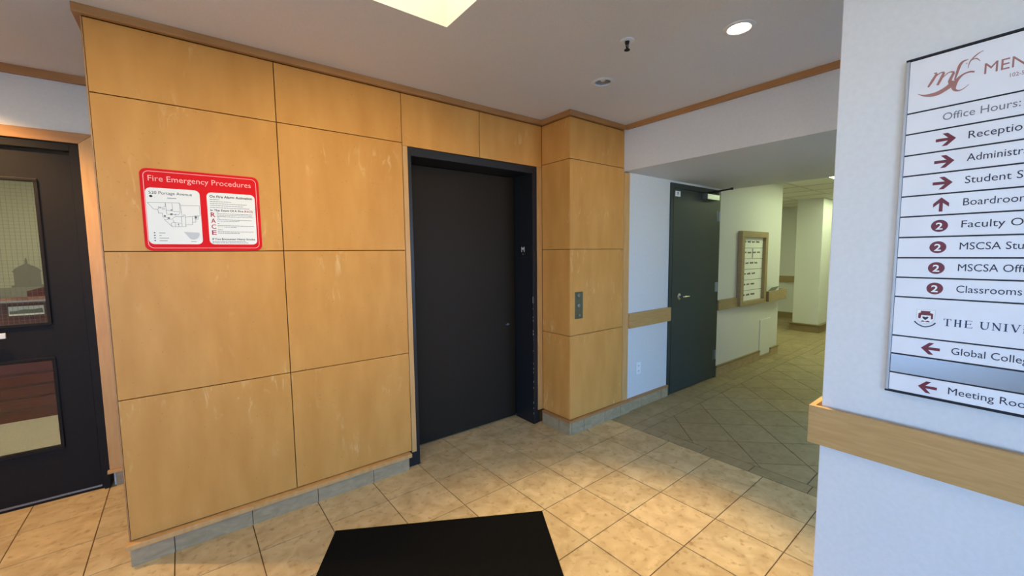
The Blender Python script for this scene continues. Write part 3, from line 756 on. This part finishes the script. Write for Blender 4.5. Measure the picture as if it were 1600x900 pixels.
t = tag(MB().prism(frame_of((0, YC - .045, 0), (1, 0, 0), (0, 0, 1), (0, -1, 0)), [(6.185, .9), (6.27, .9), (6.42, .9), (6.44, .935), (6.60, .995), (6.33, .985), (6.20, .94)], 0, .004).build('leaflet', M['leaflet']), 'grey leaflet sticking up out of the maple rail box at the corridor corner', 'leaflet')
t = thing('access_panel', (6.27, YC, .05), 'flush white access panel low on the corridor wall under the rail box', 'access panel')
b = MB(); b.box(6.10, 6.45, YC - .010, YC - .0005, .050, .552); b.build('panel', M['paint'], t, bevel=.002)
b = MB(); b.lathe((6.42, YC - .010, .30), (0, -1, 0), [(.010, 0), (.010, .002), (0, .003)], 14); b.build('latch', M['white_plastic'], t)

# pillar
t = thing('pillar', (9.15, 2.63, 0), 'square white pillar at the far end of the corridor', 'pillar')
b = MB(); b.box(8.9, 9.40, 2.434, 2.835, .0005, HZ - .001); b.build('shaft', M['paint'], t, bevel=.004)
b = MB(); b.box(8.865, 9.435, 2.40, 2.87, .0004, .125); b.build('base', M['trim_brown'], t, bevel=.003)
b = MB(); b.box(8.845, 9.455, 2.38, 2.89, .1255, .147); b.build('base_cap', M['trim_brown'], t, bevel=.003)

# ------------------------------------------------------------------ sign wall at right
XS = 1.785; YE = .463
b = W(); b.box(XS, 2.12, -2.75, YE, 0, CEIL); struct(b.build('wall_right', M['paint'], bevel=.003), 'white pier wall with the directory sign')
xf = 1.752
b = W(); b.prism(lambda a, c, d: (a, c, d), [(xf, YE + .030), (1.905, YE + .030), (1.905, YE + .012), (xf + .018, YE + .012), (xf + .018, -2.4), (xf, -2.4)], .796, .936)
b.prism(lambda a, c, d: (a, c, d), [(xf + .0181, YE + .0005), (XS - .0005, YE + .0005), (XS - .0005, -2.4), (xf + .0181, -2.4)], .80, .925)
struct(b.build('trim_9', M['oak_rail'], bevel=.0015), 'wide maple wall rail under the directory sign')

aS = math.radians(87.5)
EX = Vector((-math.cos(aS), -math.sin(aS), 0)); ENn = Vector((-math.sin(aS), math.cos(aS), 0))
SF = frame_of((1.765, .288, 0), EX, (0, 0, 1), ENn)
SWD = .66
sg = thing('directory_sign', tuple(SF(.33, 1.043, 0)), 'silver slatted directory sign on the white pier wall at right', 'sign')
b = MB(); b.obox(SF, .006, SWD, 1.046, 2.069, -.012, -.003); b.build('backing', M['slat_gap'], sg)
for q in (-.002, SWD):
    b = MB(); b.obox(SF, q, q + .0075, 1.046, 2.069, -.014, .0015); b.build('side_rail', M['alu'], sg, bevel=.001)
for q in (2.069, 1.0405):
    b = MB(); b.obox(SF, -.003, SWD + .0085, q, q + .0055, -.014, .002); b.build('end_rail', M['slat_gap'], sg)
edges = [2.069, 1.913, 1.8505, 1.7865, 1.724, 1.662, 1.5995, 1.536, 1.473, 1.4115, 1.350, 1.2255, 1.167, 1.105, 1.046]
rows = ['logo', 'Office Hours:', ('r', 'Reception', 'Receptio', .0965), ('r', 'Administration', 'Administr', .1015), ('r', 'Student Services', 'Student S', .105),
        ('u', 'Boardroom', 'Boardroo', .1005), ('2', 'Faculty Offices', 'Faculty O', .113), ('2', 'MSCSA Student', 'MSCSA Stu', .117), ('2', 'MSCSA Offices', 'MSCSA Off', .1185),
        ('2', 'Classrooms', 'Classrooms', .1215), 'crest', ('l', 'Global College', 'Global Colle', .132), 'blank', ('l', 'Meeting Rooms', 'Meeting Roo', .1455)]
ARROW = [(-.021, -.0042), (.004, -.0042), (-.008, -.018), (.003, -.018), (.0205, 0), (.003, .018), (-.008, .018), (.004, .0042), (-.021, .0042)]
def seg_stroke(mb, fr, c, pts, w, mi=0):
    for (x0, z0), (x1, z1) in zip(pts[:-1], pts[1:]):
        d = math.hypot(x1 - x0, z1 - z0); nx, nz = -(z1 - z0) / d * w / 2, (x1 - x0) / d * w / 2
        mb.prism(fr, [(x0 + nx, z0 + nz), (x1 + nx, z1 + nz), (x1 - nx, z1 - nz), (x0 - nx, z0 - nz)], c, c + .0006, mi)
def serif_text(mb, fr, word, a, z, hgt, adv, c):
    """thick and thin roman capitals built from strokes; adv = pen advance per letter"""
    tk, tn, sf = hgt * .15, hgt * .06, hgt * .055
    def ser(x, zz, w): mb.obox(fr, x - w / 2, x + w / 2, zz - sf / 2, zz + sf / 2, c, c + .0006)
    for ch, (x0, w) in zip(word, adv):
        x = a + x0; L_ = lambda p, q, t_: seg_stroke(mb, fr, c, [p, q], t_)
        t0, t1 = z + sf / 2, z + hgt - sf / 2
        if ch == 'T': L_((x + w / 2, t0), (x + w / 2, t1), tk); ser(x + w / 2, t0, w * .5); mb.obox(fr, x, x + w, t1 - sf / 2, t1 + sf / 2, c, c + .0006); L_((x + sf / 2, t1), (x + sf / 2, t1 - hgt * .2), tn); L_((x + w - sf / 2, t1), (x + w - sf / 2, t1 - hgt * .2), tn)
        elif ch == 'H':
            for q in (.18, .82): L_((x + w * q, t0), (x + w * q, t1), tk); ser(x + w * q, t0, w * .34); ser(x + w * q, t1, w * .34)
            L_((x + w * .18, z + hgt * .5), (x + w * .82, z + hgt * .5), tn)
        elif ch == 'E':
            L_((x + w * .2, t0), (x + w * .2, t1), tk)
            for zz, e in ((t0, 1.0), (z + hgt * .52, .8), (t1, .94)): mb.obox(fr, x, x + w * e, zz - sf / 2, zz + sf / 2, c, c + .0006); L_((x + w * e, zz - (hgt * .08 if zz > z + hgt * .4 else 0)), (x + w * e, zz + (hgt * .12 if zz < z + hgt * .9 else 0)), tn)
        elif ch == 'U':
            pts = [(x + w * .18, t1), (x + w * .18, z + hgt * .35), (x + w * .24, z + hgt * .14), (x + w * .42, z + hgt * .04), (x + w * .6, z + hgt * .05), (x + w * .76, z + hgt * .16), (x + w * .82, z + hgt * .36), (x + w * .82, t1)]
            seg_stroke(mb, fr, c, pts[:4], tk); seg_stroke(mb, fr, c, pts[3:], tn * 1.3); ser(x + w * .18, t1, w * .36); ser(x + w * .82, t1, w * .3)
        elif ch == 'N': L_((x + w * .16, t0), (x + w * .16, t1), tn); L_((x + w * .86, t0), (x + w * .86, t1), tn); L_((x + w * .12, t1), (x + w * .86, t0), tk); ser(x + w * .16, t0, w * .3); ser(x + w * .86, t1, w * .3); ser(x + w * .1, t1, w * .2)
        elif ch == 'I': L_((x + w / 2, t0), (x + w / 2, t1), tk); ser(x + w / 2, t0, w * .9); ser(x + w / 2, t1, w * .9)
        elif ch == 'V': L_((x + w * .12, t1), (x + w * .52, t0), tk); L_((x + w * .52, t0), (x + w * .9, t1), tn); ser(x + w * .12, t1, w * .32); ser(x + w * .9, t1, w * .28)
LOGO = {'swoosh': [(0.0277, 1.9669, 0.0011), (0.039, 1.9592, 0.0042), (0.0546, 1.9554, 0.0088), (0.0696, 1.9559, 0.0117), (0.084, 1.9625, 0.0113), (0.0952, 1.971, 0.0122), (0.1011, 1.9811, 0.0110)],
 'm1': [(0.0487, 1.98, 0.0046), (0.057, 1.9959, 0.0066), (0.0654, 2.0135, 0.005)], 's': [(0.0592, 2.016, 0.0017), (0.0653, 2.0151, 0.0046)],
 'a1': [(0.0576, 1.9977, 0.0013), (0.0668, 2.0089, 0.0025), (0.074, 2.0129, 0.003), (0.0806, 2.0117, 0.005)], 'm2': [(0.0802, 2.0111, 0.0054), (0.0749, 1.9959, 0.0066), (0.0684, 1.9794, 0.0056)],
 'a2': [(0.075, 1.9939, 0.0013), (0.0861, 2.0052, 0.0025), (0.0932, 2.0081, 0.003), (0.1012, 2.0049, 0.005)], 'm3': [(0.1005, 2.0042, 0.0055), (0.0949, 1.9891, 0.0068), (0.0933, 1.9797, 0.0068), (0.098, 1.9721, 0.0041)],
 'f': [(0.1031, 1.9824, 0.0029), (0.1065, 1.9991, 0.005), (0.111, 2.0192, 0.0066), (0.1174, 2.0286, 0.0048), (0.127, 2.0299, 0.0015)], 'b1': [(0.1276, 2.0064, 0.001), (0.1302, 2.022, 0.0024), (0.1377, 2.0327, 0.0034), (0.1453, 2.0394, 0.0026), (0.1544, 2.0435, 0.0012)],
 'b2': [(0.13, 2.0255, 0.001), (0.1406, 2.0277, 0.0026), (0.1455, 2.024, 0.002), (0.1499, 2.0175, 0.0009)], 'c': [(0.1406, 1.992, 0.0039), (0.1316, 1.9952, 0.0042), (0.1194, 1.9926, 0.0042), (0.1088, 1.9824, 0.008), (0.1025, 1.9686, 0.0112), (0.1038, 1.9562, 0.0069), (0.112, 1.9502, 0.0036), (0.1216, 1.9525, 0.002), (0.1315, 1.9611, 0.001)],
 'dot': [(0.1234, 2.0206, 0.0026), (0.1251, 2.02, 0.0026)]}
for i, rw in enumerate(rows):
    z1, z0 = edges[i] - .0022, edges[i + 1] + .0022; zc = (z0 + z1) / 2
    b = MB(); b.obox(SF, .0062, SWD - .0005, z0, z1, -.0028, 0)
    s_ = b.build('slat', M['slat_blank'] if rw == 'blank' else M['slat'], sg, bevel=.0006)
    if rw == 'logo':
        b = MB()
        for q, L_ in enumerate(LOGO.values()): b.stroke(SF, L_, .0002, .0005 + .00006 * q)
        b.build('emblem', M['copper'], s_)
        b = MB(); put_text(b, SF, 'MENNO SIMONS COLLEGE', .159, 1.979, .030, .0005, width=.073, sub='MEN')
        put_text(b, SF, '102-520 Portage Avenue', .206, 1.955, .0105, .0005, xs=.82); b.build('lettering', M['copper'], s_)
    elif rw == 'Office Hours:':
        b = MB(); put_text(b, SF, rw, .0845, zc - .0075, .0215, .0005, width=.1445); b.build('lettering', M['ink_grey'], s_)
    elif rw == 'crest':
        b = MB(); serif_text(b, SF, 'THEUNIVE', 0, 1.2705, .0215, [(.1186, .0155), (.1402, .0150), (.1610, .0150), (.190, .0195), (.2129, .0170), (.2336, .0085), (.2470, .0165), (.2680, .0140)], .0003); b.build('lettering', M['navy'], s_)
        b = MB(); cxm = .0795
        b.prism(SF, [(.0585, 1.3145), (.1006, 1.3150), (.1000, 1.288), (.093, 1.276), (cxm, 1.270), (.066, 1.276), (.0590, 1.288)], .0002, .0006)
        b.build('shield', M['ink_soft'], s_)
        b = MB(); b.prism(SF, [(.0597, 1.3134), (.0994, 1.3138), (.0988, 1.2884), (.0922, 1.2770), (cxm, 1.2714), (.0668, 1.2770), (.0602, 1.2884)], .0006, .0009); b.build('shield_field', M['sheet'], s_)
        b = MB()
        b.prism(SF, [(.068, 1.3105), (.090, 1.3108), (.0885, 1.3060), (.0955, 1.3030), (.0960, 1.2880), (.0915, 1.2855), (.0910, 1.2975), (.070, 1.2975), (.0685, 1.2860), (.0632, 1.2880), (.0635, 1.3020), (.0690, 1.3060)], .0009, .0012)
        b.prism(SF, [(.0700, 1.2790), (.0740, 1.2815), (cxm - .001, 1.2775), (.0850, 1.2815), (.0890, 1.2790), (.0890, 1.2770), (.0700, 1.2770)], .0009, .0012); b.build('chevrons', M['maroon'], s_)
        b = MB(); b.prism(SF, [(.0722, 1.2925), (.0762, 1.2935), (.0792, 1.2915), (.0828, 1.2938), (.0866, 1.2925), (.0845, 1.2880), (.0792, 1.2825), (.0742, 1.2875)], .0009, .0012)
        b.stroke(SF, [(.0560, 1.2765, .0036), (.0640, 1.2680, .0030), (cxm, 1.2618, .0034), (.0945, 1.2680, .0030), (.1018, 1.2765, .0036)], .0010, .0013); b.build('heart_and_ribbon', M['ink_dark'], s_)
    elif rw != 'blank':
        kind, tx, sub, wd_ = rw
        b = MB(); put_text(b, SF, tx, .139, zc - .0075 if i < 9 else zc - .0085, .0215, .0005, width=wd_, sub=sub); b.build('lettering', M['ink_dark'], s_)
        ac, az = .0945, zc
        if kind == '2':
            b = MB(); pl2 = [(ac + .0178 * math.cos(2 * math.pi * q / 32), az + .0178 * math.sin(2 * math.pi * q / 32)) for q in range(32)]
            b.prism(SF, pl2, .0002, .0006); b.build('badge', M['maroon'], s_)
            b = MB(); put_text(b, SF, '2', ac - .0075, az - .0105, .021, .0010, width=.0145, bold=True); b.build('numeral', M['sheet'], s_)
        else:
            pts = ARROW if kind == 'r' else [(-x, y) for x, y in ARROW] if kind == 'l' else [(-y, x) for x, y in ARROW]
            if kind == 'u': pts = [(x * .92, y) for x, y in pts]
            b = MB(); b.prism(SF, [(ac + x, az + y) for x, y in pts], .0002, .0007); b.build('arrow', M['maroon'], s_)

# ------------------------------------------------------------------ fire procedures sign
FF = frame_of((-.179, 2.6496, 1.532), (1, 0, 0), (0, 0, 1), (0, -1, 0))
FWd, FH = .484, .394
def rounded(x0, x1, z0, z1, r, n=6):
    pts = []
    for cx_, cz_, a0 in ((x1 - r, z1 - r, 0), (x0 + r, z1 - r, 90), (x0 + r, z0 + r, 180), (x1 - r, z0 + r, 270)):
        for k in range(n + 1): a = math.radians(a0 + 90 * k / n); pts.append((cx_ + r * math.cos(a), cz_ + r * math.sin(a)))
    return pts
fs_ = thing('fire_procedures_sign', tuple(FF(FWd / 2, 0, 0)), 'red fire emergency procedures sign on the maple wall', 'sign')
b = MB(); b.prism(FF, rounded(0, FWd, 0, FH, .030), .0003, .006); b.build('backing', M['red'], fs_)
b = MB(); o_ = rounded(.012, FWd - .012, .012, FH - .012, .024); i_ = rounded(.0145, FWd - .0145, .0145, FH - .0145, .0215); n = len(o_)
vs = [FF(x, z, .0063) for x, z in o_] + [FF(x, z, .0063) for x, z in i_]
b.add(vs, [(k, (k + 1) % n, n + (k + 1) % n, n + k) for k in range(n)]); b.build('border_line', M['red_light'], fs_)
b = MB(); put_text(b, FF, 'Fire Emergency Procedures', .030, .335, .028, .0063, width=.418); b.build('title', M['red_light'], fs_)
b = MB(); b.prism(FF, rounded(.016, .224, .032, .303, .022), .006, .0066); s1 = b.build('plan_sheet', M['sheet'], fs_)
b = MB(); b.prism(FF, rounded(.252, .462, .032, .298, .022), .006, .0066); s2 = b.build('text_sheet', M['sheet'], fs_)
FC = .0067
b = MB(); put_text(b, FF, '520 Portage Avenue', .029, .273, .0145, FC + .0002, width=.164); b.build('heading', M['ink'], s1)
b = MB()
def wline(pts, w=.0013): seg_stroke(b, FF, FC, pts, w)
def PX(x, y):   # floor plan traced in the photo's crop
    X_ = .0035 + x / 859 * .2585; Z_ = .3375 - (y + (x - 400) * -.075) / 900 * .325
    return (X_, Z_)
def plan(*pts, w=.0013): wline([PX(*p) for p in pts], w)
plan((60, 270), (455, 285), (460, 420), (430, 450), (380, 440)); plan((60, 270), (130, 360), (180, 365), (185, 415), (230, 415), (235, 470), (300, 475))
plan((250, 500), (345, 605), (525, 610), (515, 585), (610, 588), (612, 480)); plan((250, 500), (290, 500), (350, 500), (390, 470), (500, 475), (500, 450), (520, 450), (520, 480), (720, 470))
plan((480, 470), (470, 320), (718, 330), (720, 470)); plan((280, 280), (285, 430), (330, 440)); plan((362, 285), (365, 390), (280, 380)); plan((365, 400), (455, 405))
plan((275, 285), (275, 330), (250, 330)); plan((470, 475), (470, 605)); plan((520, 480), (520, 585)); plan((610, 555), (655, 555), (660, 465)); plan((650, 460), (650, 515), (690, 515), (690, 465))
plan((345, 605), (330, 560), (365, 545), (470, 565)); plan((385, 560), (385, 605)); plan((430, 565), (430, 605)); plan((300, 475), (290, 505)); plan((230, 365), (270, 365)); plan((230, 350), (270, 350)); plan((335, 425), (400, 450), (405, 425))
plan((185, 365), (190, 330), (240, 345)); plan((460, 290), (470, 320)); plan((360, 510), (370, 540), (365, 545))
for x, y, r in ((345, 435, 16), (310, 485, 13), (260, 455, 14), (350, 378, 10), (660, 490, 18), (425, 575, 8), (210, 345, 7)):
    c_ = PX(x, y); q = r * .00028; b.obox(FF, c_[0] - q, c_[0] + q, c_[1] - q, c_[1] + q, FC, FC + .0006)
b.build('floor_plan', M['ink_grey'], s1)
b = MB()
b.prism(FF, [(.036 + .006 * math.cos(2 * math.pi * q / 20), .262 + .0055 * math.sin(2 * math.pi * q / 20)) for q in range(20)], FC, FC + .0006)
for k in range(4): z = .087 - .0125 * k; b.obox(FF, .036, .0415, z - .0022, z + .0022, FC, FC + .0005)
b.build('legend_marks', M['ink'], s1)
b = MB()
for k, w_ in enumerate((.024, .009, .036, .030)): z = .0865 - .0125 * k; b.obox(FF, .055, .055 + w_, z - .0012, z + .0012, FC, FC + .0005)
b.obox(FF, .096, .131, .2555, .2585, FC, FC + .0005); b.obox(FF, .176, .198, .0445, .0465, FC, FC + .0005); b.build('fine_print', M['ink_grey'], s1)
b = MB(); b.prism(FF, [(.150, .094), (.211, .091), (.213, .078), (.204, .062), (.190, .055), (.176, .057), (.166, .070)], FC, FC + .0005); b.build('site_map', M['ink_soft'], s1)
b = MB(); put_text(b, FF, 'On Fire Alarm Activation', .264, .272, .0125, FC + .0002, width=.186, bold=True)
put_text(b, FF, 'In The Event Of A Fire', .264, .203, .0105, FC + .0002, width=.142, bold=True)
put_text(b, FF, 'If You Encounter Heavy Smoke', .264, .055, .0095, FC + .0002, width=.188, bold=True); b.build('headings', M['ink'], s2)
b = MB()
for k, ch in enumerate('RACE'): put_text(b, FF, ch, .264, .1735 - .0305 * k, .0235, FC + .0002, width=.0195, bold=True)
put_text(b, FF, '(RACE)', .410, .203, .0105, FC + .0002, width=.040, bold=True); b.build('race_letters', M['race'], s2)
b = MB(); rr = random.Random(2)
def fine(x0, x1, z):
    x = x0
    while x < x1 - .003:
        w_ = min(rr.uniform(.004, .013), x1 - x); b.obox(FF, x, x + w_, z - .0011, z + .0011, FC, FC + .0005); x += w_ + .0017
for x1, z in ((.305, .263), (.355, .2525), (.425, .242), (.408, .232), (.435, .2215)): fine(.264, x1, z)
for x0, x1, z in ((.290, .302, .199), (.290, .447, .191), (.290, .447, .1835), (.290, .450, .176), (.290, .300, .168), (.290, .442, .160), (.290, .385, .1525), (.290, .302, .1395), (.290, .452, .130), (.290, .372, .1225), (.290, .314, .108), (.290, .448, .0985), (.290, .388, .091), (.264, .41, .047), (.264, .42, .040)): fine(x0, x1, z)
b.build('fine_print', M['ink_grey'], s2)
b = MB()
for x, z in ((.02, .02), (FWd - .02, .02), (.02, FH - .02), (FWd - .02, FH - .02)): pass

# ------------------------------------------------------------------ floor mat
u1 = Vector((.8656, -.5007, 0)); v1 = Vector((-.5007, -.8656, 0))
MFr = frame_of((.524, 2.272, 0.0004), u1, v1, (0, 0, 1))
mw = (Vector((1.518, 1.699, 0)) - Vector((.524, 2.272, 0))).length
t = thing('floor_mat', tuple(MFr(mw / 2, .9, 0)), 'black rectangular entrance mat on the beige tile floor', 'mat')
b = MB(); b.obox(MFr, .022, mw - .022, .022, 1.80, .001, .008); b.build('pile', M['mat'], t)
b = MB()
for a0, a1, b0, b1 in ((0, mw, 0, .0215), (0, mw, 1.8005, 1.822), (0, .0215, .0215, 1.8005), (mw - .0215, mw, .0215, 1.8005)): b.obox(MFr, a0, a1, b0, b1, 0, .005)
b.build('rubber_edge', M['mat'], t)

# ------------------------------------------------------------------ downlights and sprinkler
def downlight(x, y, lit, label, power=DOWN_A, beam=56, aim=(1.45, .98, 0)):
    t = thing('recessed_downlight', (x, y, CEIL), label, 'downlight', 'recessed downlights in the lobby ceiling')
    b = MB(); b.lathe((x, y, CEIL), (0, 0, -1), [(.074, -.0002), (.074, .003), (.066, .006), (.054, .006), (.050, .002), (.050, -.004)], 36); b.build('trim_ring', M['ceil'], t, smooth=True)
    b = MB(); b.lathe((x, y, CEIL), (0, 0, 1), [(.0505, -.002), (.048, .03), (.044, .075), (.0, .0755)], 32); b.build('reflector', M['reflector'], t, smooth=True)
    b = MB(); b.lathe((x, y, CEIL), (0, 0, 1), [(.0, .012 if lit else .006), (.020 if lit else .014, .013 if lit else .008), (.036 if lit else .020, .020 if lit else .016), (.038 if lit else .022, .05)], 24)
    b.build('lamp', M['bulb_glow'] if lit else M['bulb_off'], t, smooth=True)
    if lit:
        ld = bpy.data.lights.new('lamp_beam', 'SPOT'); ld.energy = max(power); ld.color = nrm(power)[:3]; ld.spot_size = math.radians(beam); ld.spot_blend = .75; ld.shadow_soft_size = .035
        lo = bpy.data.objects.new('lamp_beam', ld); COL.objects.link(lo); lo.parent = t; lo.location = (0, 0, -.012)
        lo.rotation_euler = Vector((aim[0] - x, aim[1] - y, aim[2] - CEIL)).to_track_quat('-Z', 'Y').to_euler()
    return t
downlight(*LAMPS[0], True, 'lit warm downlight in the lobby ceiling near the sign wall')
downlight(*LAMPS[1], False, 'unlit downlight in the ceiling in front of the maple column')
downlight(*LAMPS[2], True, 'warm downlight in the ceiling in front of the dark glazed door', DOWN_B, 128, (-1.05, 3.2, 0))
downlight(*LAMPS[3], True, 'warm spot in the lobby ceiling aimed at the left maple panels', tuple(v * .55 for v in DOWN_W), 66, (-.02, 2.65, 1.62))
downlight(*LAMPS[4], True, 'warm spot in the lobby ceiling aimed at the maple panels beside the elevator', DOWN_W, 66, (.9, 2.65, 1.72))
x, y = 1.861, 1.398
t = thing('sprinkler_head', (x, y, CEIL), 'small sprinkler head hanging from the lobby ceiling between the downlights', 'sprinkler')
b = MB(); b.lathe((x, y, CEIL), (0, 0, -1), [(.036, 0), (.034, .004), (.016, .007), (.012, .004)], 28); b.build('escutcheon', M['white_plastic'], t, smooth=True)
b = MB(); b.lathe((x, y, CEIL), (0, 0, -1), [(.011, .003), (.011, .016), (.006, .018), (0, .0182)], 16)
for s_ in (-1, 1): b.tube([(x + s_ * .010, y, CEIL - .014), (x + s_ * .009, y, CEIL - .030), (x + s_ * .003, y, CEIL - .044)], .0022, 8)
b.tube([(x, y, CEIL - .018), (x, y, CEIL - .042)], .0022, 8); b.build('frame', M['dark_slot'], t, smooth=True)
b = MB(); b.lathe((x, y, CEIL - .044), (0, 0, -1), [(0, 0), (.014, .001), (.015, .005), (0, .006)], 18); b.build('deflector', M['dark_slot'], t, smooth=True)

# ------------------------------------------------------------------ entrance storefront behind the camera
E0 = frame_of(EN * ED, ET, (0, 0, 1), -EN)
b = W()
b.obox(E0, -4.6, 4.2, 2.32, CEIL + .1, 0, .12); b.obox(E0, -4.6, -.95, 0, 2.32, 0, .12); b.obox(E0, .95, 4.2, 0, 2.32, 0, .12)
struct(b.build('wall_front', M['paint']), 'entrance wall behind the camera')
b = W()
for a in (-.95, -.03, .89): b.obox(E0, a, a + .06, 0, 2.32, .03, .09)
b.obox(E0, -.89, .89, 2.26, 2.32, .035, .085); b.obox(E0, -.89, .89, .0, .10, .035, .085)
struct(b.build('window_1', M['charcoal']), 'entrance storefront frame')

# glazed alcove behind the sign pier
b = W(); b.box(2.12, 2.2, -1.75, -1.63, 0, CEIL); b.box(4.2, 4.25, -1.75, -1.63, 0, CEIL); b.box(2.2, 4.2, -1.75, -1.63, 2.2, CEIL)
struct(b.build('wall_alcove', M['paint']), 'window wall of the alcove behind the sign pier')
b = W()
for a in (2.2, 3.17, 4.14): b.box(a, a + .06, -1.72, -1.66, 0, 2.2)
b.box(2.26, 4.14, -1.715, -1.665, 2.14, 2.2); b.box(2.26, 4.14, -1.715, -1.665, 0, .1)
struct(b.build('window_2', M['charcoal']), 'alcove window frame')

# office lamp behind the glazed door
t = thing('office_ceiling_light', (-1.5, 5.2, 2.69), 'ceiling light of the office behind the glazed door', 'ceiling light')
b = MB(); b.box(-2.1, -.9, 4.9, 5.5, 2.68, 2.695); b.build('frame', M['tbar'], t)
b = MB(); b.box(-2.07, -.93, 4.93, 5.47, 2.674, 2.6795); b.build('diffuser', mat('office_diffuser', '#FFFFFF', .6, emit=nrm(OFFICE), strength=max(OFFICE)), t)

for o in list(bpy.data.objects):
    if '_o' in o: del o['_o']
